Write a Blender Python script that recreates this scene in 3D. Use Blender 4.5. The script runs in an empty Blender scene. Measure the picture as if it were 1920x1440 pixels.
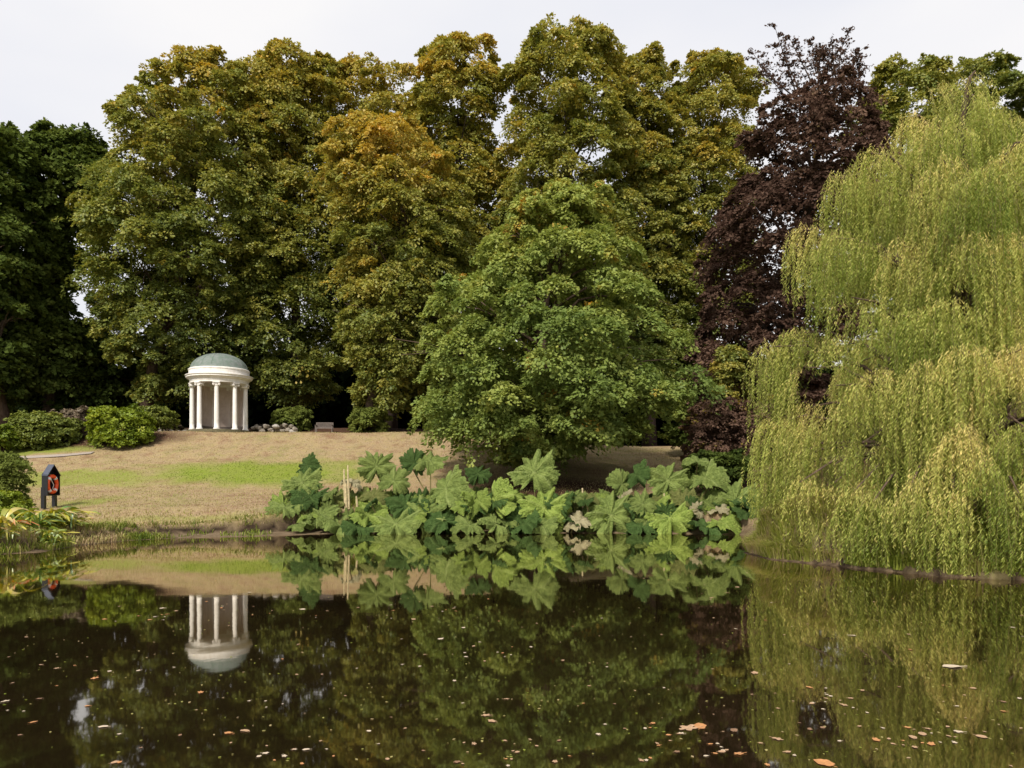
import bpy, math
import numpy as np
from mathutils import Vector, Matrix
R = math.radians
SC = bpy.context.scene
COL = SC.collection
rng = np.random.default_rng(7)

# ------------------------------------------------------------------ camera, world, sun, exposure
F, HOR, CAMH = 1400.0, 900.0, 1.95          # focal length and horizon row of the 1920x1440 photograph, eye height
cam = bpy.data.cameras.new('camera'); camo = bpy.data.objects.new('camera', cam); COL.objects.link(camo)
camo.location = (0, 0, CAMH); camo.rotation_euler = (R(90), 0, 0)
cam.sensor_width = 36; cam.lens = F / 1920 * 36; cam.shift_y = (HOR - 720) / 1920
cam.clip_start = 0.05; cam.clip_end = 3000
SC.camera = camo

SUN_EL, SUN_AZ = R(44), math.atan2(-0.30, -0.85)
w = bpy.data.worlds.new('World'); SC.world = w; w.use_nodes = True
nt = w.node_tree; nt.nodes.clear()
def wn(t): return nt.nodes.new(t)
sky = wn('ShaderNodeTexSky'); sky.sky_type = 'NISHITA'; sky.sun_disc = False
sky.sun_elevation = SUN_EL; sky.sun_rotation = SUN_AZ; sky.air_density = 1.2
tc = wn('ShaderNodeTexCoord'); mp = wn('ShaderNodeMapping'); mp.inputs['Scale'].default_value = (1.0, 1.0, 3.0)
nz = wn('ShaderNodeTexNoise'); nz.inputs['Scale'].default_value = 1.3; nz.inputs['Detail'].default_value = 5; nz.inputs['Roughness'].default_value = .45
cr = wn('ShaderNodeValToRGB'); cr.color_ramp.elements[0].position = .36; cr.color_ramp.elements[0].color = (7.5, 7.7, 8.5, 1)
cr.color_ramp.elements[1].position = .62; cr.color_ramp.elements[1].color = (9.3, 9.15, 9.15, 1)
mx = wn('ShaderNodeMix'); mx.data_type = 'RGBA'; mx.inputs[0].default_value = .96
bg = wn('ShaderNodeBackground'); bg.inputs['Strength'].default_value = 0.10
out = wn('ShaderNodeOutputWorld')
L = nt.links.new
L(tc.outputs['Generated'], mp.inputs['Vector']); L(mp.outputs[0], nz.inputs['Vector']); L(nz.outputs['Fac'], cr.inputs[0])
L(sky.outputs[0], mx.inputs[6]); L(cr.outputs[0], mx.inputs[7]); L(mx.outputs[2], bg.inputs['Color']); L(bg.outputs[0], out.inputs[0])

sl = bpy.data.lights.new('sun', 'SUN'); sl.energy = 4.9; sl.angle = R(11); sl.color = (1, .93, .82)
so = bpy.data.objects.new('sun', sl); COL.objects.link(so)
sd = Vector((math.sin(SUN_AZ) * math.cos(SUN_EL), math.cos(SUN_AZ) * math.cos(SUN_EL), math.sin(SUN_EL)))
so.rotation_euler = sd.to_track_quat('Z', 'Y').to_euler(); so.location = (-20, -30, 40)
SC.view_settings.view_transform = 'Standard'; SC.view_settings.look = 'None'
SC.view_settings.exposure = 0.1; SC.view_settings.gamma = 1
SC.render.engine = 'CYCLES'
c = SC.cycles; c.max_bounces = 7; c.diffuse_bounces = 4; c.glossy_bounces = 3; c.transmission_bounces = 3
c.transparent_max_bounces = 4; c.use_denoising = True; c.sample_clamp_indirect = 4

# ------------------------------------------------------------------ helpers
def PX(x, y, D): return np.array([(x - 960) / F * D, D, CAMH - (y - HOR) / F * D])
def PXX(x, D): return (x - 960) / F * D
def nrm(a): return a / np.maximum(np.linalg.norm(a, axis=-1, keepdims=True), 1e-9)
def tag(o, label=None, cat=None, group=None, kind=None):
    if label: o['label'] = label
    if cat: o['category'] = cat
    if group: o['group'] = group
    if kind: o['kind'] = kind
    return o
def empty(name, loc=(0, 0, 0), rz=0):
    o = bpy.data.objects.new(name, None); COL.objects.link(o); o.location = loc; o.rotation_euler = (0, 0, rz); o.empty_display_size = .2
    return o
def link(name, me, mat=None, parent=None, smooth=False):
    if mat is not None and len(me.materials) == 0: me.materials.append(mat)
    if smooth: me.polygons.foreach_set('use_smooth', np.ones(len(me.polygons), dtype=bool))
    o = bpy.data.objects.new(name, me); COL.objects.link(o)
    if parent is not None: o.parent = parent
    return o
def quad_mesh(name, co, quads, attrs=None, face_attrs=None):
    me = bpy.data.meshes.new(name); co = np.asarray(co, np.float32); q = np.asarray(quads, np.int32)
    me.vertices.add(len(co)); me.vertices.foreach_set('co', co.ravel())
    n = q.shape[1]
    me.loops.add(q.size); me.loops.foreach_set('vertex_index', q.ravel())
    me.polygons.add(len(q)); me.polygons.foreach_set('loop_start', np.arange(0, q.size, n, dtype=np.int32))
    me.update(calc_edges=True)
    for k, v in (attrs or {}).items():
        a = me.attributes.new(k, 'FLOAT', 'POINT'); a.data.foreach_set('value', np.asarray(v, np.float32))
    for k, v in (face_attrs or {}).items():
        a = me.attributes.new(k, 'FLOAT', 'FACE'); a.data.foreach_set('value', np.asarray(v, np.float32))
    return me
def leaves(name, cen, nor, up, ln, wd, tint, mat, parent=None, loc=(0, 0, 0), fold=.25):
    """many small leaf faces: centre, normal, pointing direction, length, width, tint"""
    cen = cen - np.array(loc)
    nor = nrm(nor); s = nrm(np.cross(nor, up)); d = nrm(np.cross(s, nor)) * -1
    n = len(cen); ln = np.broadcast_to(ln, n)[:, None]; wd = np.broadcast_to(wd, n)[:, None]
    v = np.stack([cen - d * ln * .5, cen + s * wd * .5 - nor * wd * fold - d * ln * .06, cen + d * ln * .5 - nor * ln * .10, cen - s * wd * .5 - nor * wd * fold - d * ln * .06], 1).reshape(-1, 3)
    q = np.arange(n * 4).reshape(n, 4)
    return link(name, quad_mesh(name, v, q, None, {'tint': tint}), mat, parent)
class MB:
    def __init__(s): s.v = []; s.f = []; s.n = 0
    def add(s, v, f):
        s.v += [tuple(map(float, p)) for p in v]; s.f += [tuple(int(i) + s.n for i in q) for q in f]; s.n = len(s.v); return s
    def box(s, c, h, rz=0, taper=1.0):
        cx, cy, cz = c; hx, hy, hz = h; cs, sn = math.cos(rz), math.sin(rz); v = []
        for z in (-1, 1):
            t = taper if z > 0 else 1
            for x, y in ((-1, -1), (1, -1), (1, 1), (-1, 1)):
                a, b = x * hx * t, y * hy * t; v.append((cx + a * cs - b * sn, cy + a * sn + b * cs, cz + z * hz))
        return s.add(v, [(3, 2, 1, 0), (4, 5, 6, 7), (0, 1, 5, 4), (1, 2, 6, 5), (2, 3, 7, 6), (3, 0, 4, 7)])
    def tube(s, pts, rad, seg=7, caps=True):
        pts = np.asarray(pts, float); m = len(pts); rad = np.broadcast_to(rad, m)
        t = nrm(np.gradient(pts, axis=0)); ref = np.array([0.3, 1, 0.1]) if abs(t[0][2]) > .7 else np.array([0, 0, 1.])
        v = []
        for i in range(m):
            a = nrm(np.cross(t[i], ref)); b = np.cross(t[i], a)
            for k in range(seg):
                th = 2 * math.pi * k / seg; v.append(pts[i] + rad[i] * (a * math.cos(th) + b * math.sin(th)))
        f = [(i * seg + k, i * seg + (k + 1) % seg, (i + 1) * seg + (k + 1) % seg, (i + 1) * seg + k) for i in range(m - 1) for k in range(seg)]
        if caps: f += [tuple(range(seg))[::-1], tuple((m - 1) * seg + k for k in range(seg))]
        return s.add(v, f)
    def lathe(s, prof, seg=48, c=(0, 0), a0=0, a1=2 * math.pi, close=False):
        full = abs(a1 - a0 - 2 * math.pi) < 1e-6; ns = seg if full else seg + 1
        v = [(c[0] + r * math.cos(a0 + (a1 - a0) * k / seg), c[1] + r * math.sin(a0 + (a1 - a0) * k / seg), z) for r, z in prof for k in range(ns)]
        m = len(prof); f = []
        rows = range(m if close else m - 1)
        for i in rows:
            j = (i + 1) % m
            for k in range(seg):
                k2 = (k + 1) % ns
                f.append((i * ns + k, i * ns + k2, j * ns + k2, j * ns + k))
        if close and not full:
            f.append(tuple(i * ns for i in range(m))[::-1]); f.append(tuple(i * ns + ns - 1 for i in range(m)))
        return s.add(v, f)
    def mesh(s, name):
        me = bpy.data.meshes.new(name); me.from_pydata(s.v, [], s.f); me.update(); return me
    def build(s, name, mat, parent=None, smooth=False): return link(name, s.mesh(name), mat, parent, smooth)

_sn = [(rng.normal(size=3), rng.uniform(0, 6.28)) for _ in range(10)]
def snoise(x, y, z=0, sc=1.0):
    """smooth sum-of-sines noise, about -1..1"""
    r = 0
    for i, (k, p) in enumerate(_sn):
        f = (0.6 + .22 * i) / sc; r = r + np.sin(f * (k[0] * x + k[1] * y + k[2] * z) + p + 1.3 * np.sin(f * .7 * (k[1] * x - k[0] * y + k[2] * z) + 2 * p))
    return r / 4.2

# ------------------------------------------------------------------ materials
def mat(name):
    m = bpy.data.materials.new(name); m.use_nodes = True; m.node_tree.nodes.clear(); return m, m.node_tree
def simple(name, col, rough=.6, var=.15, scale=6, bump=.0, bscale=30, spec=.3, col2=None, stretch=(1, 1, 1), metallic=0):
    m, t = mat(name); N = t.nodes.new; K = t.links.new
    o = N('ShaderNodeOutputMaterial'); p = N('ShaderNodeBsdfPrincipled'); tcn = N('ShaderNodeTexCoord'); ma = N('ShaderNodeMapping'); ma.inputs['Scale'].default_value = stretch
    n = N('ShaderNodeTexNoise'); n.inputs['Scale'].default_value = scale; n.inputs['Detail'].default_value = 6; n.inputs['Roughness'].default_value = .65
    r = N('ShaderNodeValToRGB'); c2 = col2 or tuple(v * (1 - var * 2) for v in col)
    r.color_ramp.elements[0].position = .35; r.color_ramp.elements[0].color = (*c2, 1); r.color_ramp.elements[1].position = .62; r.color_ramp.elements[1].color = (*col, 1)
    K(tcn.outputs['Object'], ma.inputs[0]); K(ma.outputs[0], n.inputs['Vector']); K(n.outputs['Fac'], r.inputs[0]); K(r.outputs[0], p.inputs['Base Color'])
    p.inputs['Roughness'].default_value = rough; p.inputs['Specular IOR Level'].default_value = spec; p.inputs['Metallic'].default_value = metallic
    if bump:
        n2 = N('ShaderNodeTexNoise'); n2.inputs['Scale'].default_value = bscale; n2.inputs['Detail'].default_value = 5; K(ma.outputs[0], n2.inputs['Vector'])
        b = N('ShaderNodeBump'); b.inputs['Strength'].default_value = bump; b.inputs['Distance'].default_value = .05; K(n2.outputs['Fac'], b.inputs['Height']); K(b.outputs[0], p.inputs['Normal'])
    K(p.outputs[0], o.inputs[0]); return m
def leafmat(name, stops, transl=.36, gloss=.02, rough=.5):
    """two-sided leaf: colour from the 'tint' attribute through a ramp, diffuse + translucent + a little sheen"""
    m, t = mat(name); N = t.nodes.new; K = t.links.new
    o = N('ShaderNodeOutputMaterial'); at = N('ShaderNodeAttribute'); at.attribute_name = 'tint'
    r = N('ShaderNodeValToRGB'); e = r.color_ramp.elements
    e[0].position, e[0].color = stops[0][0], (*stops[0][1], 1); e[1].position, e[1].color = stops[-1][0], (*stops[-1][1], 1)
    for p_, c_ in stops[1:-1]: x = e.new(p_); x.color = (*c_, 1)
    K(at.outputs['Fac'], r.inputs[0])
    d = N('ShaderNodeBsdfDiffuse'); tr = N('ShaderNodeBsdfTranslucent'); g = N('ShaderNodeBsdfGlossy'); g.inputs['Roughness'].default_value = rough
    g.inputs['Color'].default_value = (.8, .85, .9, 1)
    hs = N('ShaderNodeHueSaturation'); hs.inputs['Hue'].default_value = .49; hs.inputs['Saturation'].default_value = 1.1; hs.inputs['Value'].default_value = 1.15
    K(r.outputs[0], d.inputs[0]); K(r.outputs[0], hs.inputs['Color']); K(hs.outputs[0], tr.inputs[0])
    m1 = N('ShaderNodeMixShader'); m1.inputs[0].default_value = transl; m2 = N('ShaderNodeMixShader'); m2.inputs[0].default_value = gloss
    K(d.outputs[0], m1.inputs[1]); K(tr.outputs[0], m1.inputs[2]); K(m1.outputs[0], m2.inputs[1]); K(g.outputs[0], m2.inputs[2]); K(m2.outputs[0], o.inputs[0])
    return m

M = {}
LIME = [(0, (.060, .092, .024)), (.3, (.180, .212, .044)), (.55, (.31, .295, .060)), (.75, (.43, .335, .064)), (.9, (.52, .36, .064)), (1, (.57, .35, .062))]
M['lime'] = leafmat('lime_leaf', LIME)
M['oak'] = leafmat('dark_leaf', [(0, (.034, .055, .014)), (.5, (.10, .135, .030)), (1, (.18, .21, .05))], .34, 0)
M['maple'] = leafmat('maple_leaf', [(0, (.08, .125, .032)), (.4, (.19, .25, .060)), (.75, (.32, .355, .085)), (.93, (.38, .33, .07)), (1, (.46, .26, .05))], .34, .01, .5)
M['beech'] = leafmat('copper_leaf', [(0, (.052, .031, .023)), (.5, (.110, .068, .050)), (.85, (.19, .12, .085)), (.93, (.20, .17, .03)), (1, (.32, .22, .04))], .3, 0, .5)
M['willow'] = leafmat('willow_leaf', [(0, (.085, .13, .018)), (.4, (.25, .295, .055)), (.7, (.47, .475, .125)), (1, (.66, .54, .19))], .28, .01)
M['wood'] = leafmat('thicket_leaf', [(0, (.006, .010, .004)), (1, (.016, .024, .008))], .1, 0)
M['rhodo'] = leafmat('rhododendron_leaf', [(0, (.06, .09, .02)), (.5, (.17, .20, .035)), (1, (.30, .30, .06))], .22, .02, .5)
M['rhodo_bright'] = leafmat('azalea_leaf', [(0, (.08, .13, .015)), (.5, (.21, .27, .025)), (1, (.34, .36, .045))], .28)
M['heath'] = leafmat('faded_flower_leaf', [(0, (.09, .07, .045)), (.5, (.18, .14, .09)), (1, (.30, .21, .18))], .2)
M['gun_stem'] = simple('stalk', (.19, .16, .06), .7, .2, 12, .4)
M['bark'] = simple('bark', (.13, .09, .065), .9, .25, 5, .9, 14, .1, stretch=(1, 1, .25))
M['bark_dark'] = simple('bark_dark', (.07, .05, .04), .9, .25, 5, .9, 14, .1, stretch=(1, 1, .25))
M['white'] = simple('white_stucco', (.75, .725, .70), .65, .07, 3, .15, 40, .25, col2=(.64, .60, .56), stretch=(1.5, 1.5, .5))
M['cream'] = simple('inner_plaster', (.56, .46, .40), .8, .07, 3, .1, 30, .2, col2=(.46, .37, .32))
M['lead'] = simple('weathered_copper', (.12, .16, .135), .7, .2, 3.5, .2, 12, .2, col2=(.19, .205, .20))
M['step'] = simple('mossy_stone', (.17, .15, .09), .9, .25, 6, .5, 20, .1, col2=(.09, .08, .05))
M['black'] = simple('black_paint', (.012, .013, .017), .35, .2, 8, .05, 30, .5)
M['black_skylit'] = simple('black_paint_skylit', (.06, .07, .10), .4, .1, 8, .05, 30, .5)  # black paint made lighter and bluish, sky light put into the colour
M['orange'] = simple('orange_plastic', (.85, .09, .015), .4, .08, 9, 0, 30, .5)
M['band'] = simple('white_band', (.8, .74, .68), .5, .05, 9)
M['bench'] = simple('weathered_teak', (.17, .14, .125), .8, .15, 9, .3, 30, .2)
M['rock'] = simple('rock', (.34, .30, .25), .9, .25, 5, .7, 14, .2)
M['rockw'] = simple('pale_rock', (.45, .42, .38), .9, .2, 5, .5, 14, .2)
M['path'] = simple('gravel_path', (.34, .29, .25), .95, .1, 30, .3, 80, .1)

# ------------------------------------------------------------------ the pond outline and terrain
POND = np.array([(-16.5, 16), (-14.6, 18.6), (-12.7, 20.3), (-12.9, 22.3), (-12.1, 24.2), (-11, 25.0), (-8.5, 26.0), (-6.6, 27.0), (-3, 27.4), (1, 27.4), (5, 27.2), (8.0, 26.7),
                 (8.4, 25), (7.0, 21.8), (6.2, 19.9), (6.25, 18.3), (7.5, 16.4), (8.7, 15.0), (10, 14.4), (12, 13), (14, 9), (13, 3.5), (8, 1.3), (0, 1.0), (-8, 1.3), (-14, 4), (-17, 10)])
def pond_sd(x, y):
    """signed distance to the water's edge: positive on land"""
    x = np.asarray(x, float); y = np.asarray(y, float); d = np.full(x.shape, 1e9); inside = np.zeros(x.shape, bool)
    n = len(POND)
    for i in range(n):
        ax, ay = POND[i]; bx, by = POND[(i + 1) % n]; ex, ey = bx - ax, by - ay
        t = np.clip(((x - ax) * ex + (y - ay) * ey) / (ex * ex + ey * ey), 0, 1)
        d = np.minimum(d, np.hypot(x - ax - t * ex, y - ay - t * ey))
        cnd = (ay > y) != (by > y)
        xi = ax + (y - ay) / (ey if ey else 1e-9) * ex
        inside ^= cnd & (x < xi)
    return np.where(inside, -d, d) + .10 * snoise(x, y, 0, .5) + .05 * snoise(x, y, 3, .17)
HY = [-50, 20, 24.5, 26, 28, 31, 34, 39, 42, 43.6, 47.8, 50.5, 60, 90, 400]
HZ = [.45, .45, .40, .46, .92, 1.25, 1.62, 3.0, 4.1, 4.72, 4.95, 5.4, 6.0, 6.6, 8]
def ground(x, y):
    x = np.asarray(x, float); y = np.asarray(y, float)
    h = np.interp(y, HY, HZ)
    hr = np.interp(y, [-50, 26, 28, 31, 36, 46, 60, 90, 400], [.5, .5, .85, 1.2, 2.2, 4.05, 4.6, 5.5, 8])
    k = np.clip((x + 1) / 8, 0, 1); k = k * k * (3 - 2 * k)
    h = h * (1 - k) + hr * k
    h = h + .06 * snoise(x, y, 1, 2.2) + .02 * snoise(x, y, 5, .6)
    h = h + .8 * np.exp(-((x - 8.3) / 1.9) ** 2 - ((y - 18.6) / 2.0) ** 2) + .25 * np.exp(-((x - 10.5) / 2) ** 2 - ((y - 16) / 1.5) ** 2)
    s = pond_sd(x, y)
    strip = np.interp(x, [-14, -12, 5, 7.5], [.3, .85, .8, .25])          # mud strip in front of the bank
    mud = np.interp(s / np.maximum(strip, .05), [-12, -1.0, 0, 1.0], [-1.6, -.35, 0.0, .10])
    g = np.where(s < strip, mud, .10 + (h - .10) * np.clip(.85 + (s - strip) / 3, 0, 1) * np.clip((s - strip) / .12, 0, 1))
    return g
def gz(x, y): return float(ground(np.array([x]), np.array([y]))[0])

xs = np.concatenate([[-600, -300, -150, -90, -60, -45], np.arange(-36, 30.01, .2), [36, 45, 60, 90, 150, 300, 600]])
ys = np.concatenate([[-300, -100, -30, -10], np.arange(-3, 16, .5), np.arange(16, 32, .12), np.arange(32, 56, .3), [58, 62, 68, 76, 90, 120, 200, 400, 900]])
GX, GY = np.meshgrid(xs, ys); GZ = ground(GX, GY)
ny, nx = GX.shape
idx = np.arange(ny * nx).reshape(ny, nx)
q = np.stack([idx[:-1, :-1], idx[:-1, 1:], idx[1:, 1:], idx[1:, :-1]], -1).reshape(-1, 4)
# where the grass is green, where bare soil shows, where leaf litter lies (fixed to the ground)
gx, gy = GX.ravel(), GY.ravel()
def ell(cx, cy, rx, ry, rot=0, soft=.35):
    c_, s_ = math.cos(rot), math.sin(rot); u = ((gx - cx) * c_ + (gy - cy) * s_) / rx; v = (-(gx - cx) * s_ + (gy - cy) * c_) / ry
    return np.clip((1 - np.hypot(u, v) + .20 * snoise(gx, gy, 2, .9) + .12 * snoise(gx * .6, gy, 7, .3)) / soft, 0, 1)
green = np.maximum.reduce([ell(-12.2, 36.5, 7.4, 3.0, .04, .55), ell(-16.5, 38.0, 3.5, .5, .06, .5) * .6,
                           ell(-21.0, 35.6, 4.6, 1.5, .1, .4) * .8, ell(-17.0, 29.6, 1.4, 2.0, -.2, .6) * .75, ell(-12, 26.6, 5, .5, .1, .8) * .5,
                           ell(-13, 45.4, 14, 1.1, 0, .7) * .65, ell(-27, 40.5, 4.5, 1.2, .1, .4) * .9, ell(-30, 44, 6, 3, 0, .4) * .9, ell(6, 44, 7, 1.0, 0, .7) * .3,
                           np.clip((16 - gy) / 4, 0, 1)])
pond_d = pond_sd(gx, gy)
strip_w = np.interp(gx, [-14, -12, 5, 7.5], [.3, .85, .8, .25]); soil = np.clip((strip_w + .16 - pond_d) / .12, 0, 1)
bank_shade = np.clip(1 - np.abs(pond_d - strip_w - .02) / .09, 0, 1) * 1.8 * (gx < 8.2)  # shade of the undercut bank edge, painted as a dark band on the step
bank_shade = np.maximum(bank_shade, np.clip(1.5 - np.abs(pond_d + .02) / .08, 0, 1) * (gx > 5.8) * (gy < 26))  # same painted shade along the waterline beneath the hanging willow
litter = np.clip((gy - 46.6 - .4 * snoise(gx, gy, 4, 1.5)) / 1.2, 0, 1)
litter = np.maximum(litter, np.clip((1 - np.hypot((gx - 1.6) / 5.0, (gy - 32.9) / 3.4)) / .4, 0, 1))
litter = np.maximum(litter, np.clip((1 - np.hypot((gx + 25) / 7.5, (gy - 42.6) / 1.9)) / .3, 0, 1))
litter = np.maximum(litter, np.clip((gx - 8.5 - np.clip(gy - 34, 0, 4)) / 1.5, 0, 1) * np.clip((gy - 22.5) / 2, 0, 1))
green = np.maximum(green, .7 * np.clip(1 - np.hypot((gx - 8.8) / 4, (gy - 17.5) / 5), 0, .4) / .4)
me = quad_mesh('ground', np.stack([gx, gy, GZ.ravel()], 1), q, {'green': green, 'soil': soil, 'litter': litter, 'bank_shade': np.clip(bank_shade, 0, 1)})
m, t = mat('lawn'); N = t.nodes.new; K = t.links.new
o_ = N('ShaderNodeOutputMaterial'); p = N('ShaderNodeBsdfPrincipled'); p.inputs['Roughness'].default_value = .95; p.inputs['Specular IOR Level'].default_value = .1
geo = N('ShaderNodeNewGeometry')
def tex(scale, detail=6, rough=.65):
    n = N('ShaderNodeTexNoise'); n.inputs['Scale'].default_value = scale; n.inputs['Detail'].default_value = detail; n.inputs['Roughness'].default_value = rough
    K(geo.outputs['Position'], n.inputs['Vector']); return n
def ramp(src, stops):
    r = N('ShaderNodeValToRGB'); e = r.color_ramp.elements
    e[0].position, e[0].color = stops[0][0], (*stops[0][1], 1); e[1].position, e[1].color = stops[-1][0], (*stops[-1][1], 1)
    for a, b in stops[1:-1]: x = e.new(a); x.color = (*b, 1)
    K(src, r.inputs[0]); return r.outputs[0]
def mix(f, a, b):
    x = N('ShaderNodeMix'); x.data_type = 'RGBA'; K(f, x.inputs[0]); K(a, x.inputs[6]); K(b, x.inputs[7]); return x.outputs[2]
def attr(n):
    a = N('ShaderNodeAttribute'); a.attribute_name = n; return a.outputs['Fac']
n1 = tex(.45, 8, .7); n2 = tex(3.2, 8, .75); n3 = tex(14, 6, .8)
def rng_(src, a, b):
    x = N('ShaderNodeMapRange'); x.inputs[1].default_value = a; x.inputs[2].default_value = b; K(src, x.inputs[0]); return x.outputs[0]
n4 = tex(1.1, 8, .72)
dry = mix(rng_(n2.outputs['Fac'], .38, .62), ramp(n1.outputs['Fac'], [(.38, (.22, .125, .075)), (.46, (.34, .25, .135)), (.54, (.33, .26, .125)), (.62, (.22, .20, .075))]), ramp(n3.outputs['Fac'], [(.36, (.12, .08, .045)), (.5, (.30, .225, .135)), (.66, (.45, .35, .22))]))
grs = ramp(n3.outputs['Fac'], [(.3, (.12, .175, .018)), (.7, (.235, .285, .038))])
lit = ramp(n3.outputs['Fac'], [(.35, (.035, .02, .012)), (.55, (.085, .045, .028)), (.75, (.15, .075, .04))])
sol = ramp(n2.outputs['Fac'], [(.35, (.10, .07, .04)), (.6, (.19, .14, .09)), (.8, (.24, .19, .11))])
dry = mix(rng_(n4.outputs['Fac'], .52, .66), dry, ramp(n3.outputs['Fac'], [(.35, (.15, .09, .05)), (.65, (.30, .20, .12))]))
gm = N('ShaderNodeMath'); gm.operation = 'MULTIPLY'; K(attr('green'), gm.inputs[0]); K(rng_(n2.outputs['Fac'], .66, .44), gm.inputs[1])
gm2 = N('ShaderNodeMath'); gm2.operation = 'MAXIMUM'; gm3 = N('ShaderNodeMath'); gm3.operation = 'MULTIPLY'; K(attr('green'), gm3.inputs[0]); gm3.inputs[1].default_value = .85; K(gm.outputs[0], gm2.inputs[0]); K(gm3.outputs[0], gm2.inputs[1])
base = mix(attr('soil'), mix(attr('litter'), mix(gm2.outputs[0], dry, grs), lit), sol)
base = mix(attr('bank_shade'), base, ramp(n2.outputs['Fac'], [(.4, (.016, .011, .008)), (.7, (.06, .038, .024))]))  # near-black ground colour gives the painted shade at the bank
K(base, p.inputs['Base Color'])
b_ = N('ShaderNodeBump'); b_.inputs['Strength'].default_value = .8; b_.inputs['Distance'].default_value = .06; K(n3.outputs['Fac'], b_.inputs['Height']); K(b_.outputs[0], p.inputs['Normal'])
K(p.outputs[0], o_.inputs[0])
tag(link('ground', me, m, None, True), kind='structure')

# the gravel path
pts = [(-40, 38.6), (-30, 38.9), (-26.5, 39.1), (-23.6, 39.5), (-22.4, 39.9)]
v = []
for i, (x, y) in enumerate(pts):
    for dy in (-.2, 0, .2): v.append((x, y + dy, gz(x, y + dy) + .05))
tag(MB().add(v, [(i * 3 + k, i * 3 + 3 + k, i * 3 + 4 + k, i * 3 + 1 + k) for i in range(len(pts) - 1) for k in (0, 1)]).build('path', M['path']), kind='structure')

# ------------------------------------------------------------------ water
m, t = mat('pond_water'); N = t.nodes.new; K = t.links.new
o_ = N('ShaderNodeOutputMaterial'); d_ = N('ShaderNodeBsdfDiffuse'); g_ = N('ShaderNodeBsdfGlossy'); fr = N('ShaderNodeFresnel'); fr.inputs['IOR'].default_value = 1.33
g_.inputs['Roughness'].default_value = .03; g_.inputs['Color'].default_value = (.92, .88, .80, 1)
geo = N('ShaderNodeNewGeometry')
n1 = tex(.35, 4); n2 = tex(1.6, 3, .5)
K(ramp(n1.outputs['Fac'], [(.3, (.008, .0055, .0025)), (.7, (.022, .015, .006))]), d_.inputs[0])
mr = N('ShaderNodeMapRange'); mr.inputs[1].default_value = 0.05; mr.inputs[2].default_value = .55; mr.inputs[3].default_value = .31; mr.inputs[4].default_value = .86
K(fr.outputs[0], mr.inputs[0])
b_ = N('ShaderNodeBump'); b_.inputs['Strength'].default_value = .04; b_.inputs['Distance'].default_value = .02; K(n2.outputs['Fac'], b_.inputs['Height']); K(b_.outputs[0], g_.inputs['Normal'])
ms = N('ShaderNodeMixShader'); K(mr.outputs[0], ms.inputs[0]); K(d_.outputs[0], ms.inputs[1]); K(g_.outputs[0], ms.inputs[2]); K(ms.outputs[0], o_.inputs[0])
tag(MB().add([(-20, -2, 0), (18, -2, 0), (18, 30, 0), (-20, 30, 0)], [(0, 1, 2, 3)]).build('water', m), kind='structure')

# ------------------------------------------------------------------ trees
def envelope(rows, D):
    """silhouette rows (pixel row, left, right) at distance D -> heights, axis x, radius in metres"""
    z = np.array([CAMH - (y - HOR) / F * D for y, a, b in rows]); cx = np.array([PXX((a + b) / 2, D) for y, a, b in rows]); r = np.array([(b - a) / 2 / F * D for y, a, b in rows])
    o = np.argsort(z); return z[o], cx[o], r[o]
def trunk_and_limbs(root, base, env, D, depth, tr, mtl, nl, top=.8, seed=0):
    g = np.random.default_rng(seed); z, cx, r = env; bz = base[2]; H = z[-1] - bz; mb = MB()
    hs = np.linspace(0, H * top, 10); ax = np.interp(bz + hs, z, cx); k = np.clip(hs / (H * .5), 0, 1)
    P = np.stack([base[0] * (1 - k) + ax * k + .12 * np.sin(hs * .7 + seed), base[1] + .1 * np.cos(hs * .6), bz - .1 + hs], 1)
    rad = tr * (1 - hs / (H * top)) ** .8 + .05; rad[0] *= 1.45
    mb.tube(P, rad, 9)
    for i in range(nl):
        hh = g.uniform(.12, .74) * H; p0 = np.array([np.interp(hh, hs, P[:, 0]), np.interp(hh, hs, P[:, 1]), bz + hh])
        ph = g.uniform(0, 2 * math.pi); zz = min(bz + hh + g.uniform(.05, .22) * H, z[-1] - .3)
        rr = np.interp(zz, z, r) * g.uniform(.6, .9)
        p1 = np.array([np.interp(zz, z, cx) + rr * math.cos(ph), base[1] + rr * depth * math.sin(ph), zz])
        mid = p0 * .5 + p1 * .5 + np.array([0, 0, .06 * H * g.uniform(0, 1)]); r0 = tr * .42 * (1 - hh / H) + .03
        mb.tube([p0, p0 * .5 + mid * .5, mid, mid * .45 + p1 * .55 + [0, 0, .1], p1], [r0, r0 * .8, r0 * .6, r0 * .4, .02], 6)
        for j in range(2):
            q1 = p1 + g.normal(size=3) * [1, 1, .6] * rr * .25; s0 = mid * .5 + p1 * .5
            mb.tube([s0, s0 * .5 + q1 * .5 + [0, 0, .15], q1], [r0 * .35, r0 * .22, .012], 5)
    me = mb.mesh('trunk'); me.transform(Matrix.Translation([-b for b in root.location]))
    return link('trunk', me, mtl, root, True)
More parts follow.
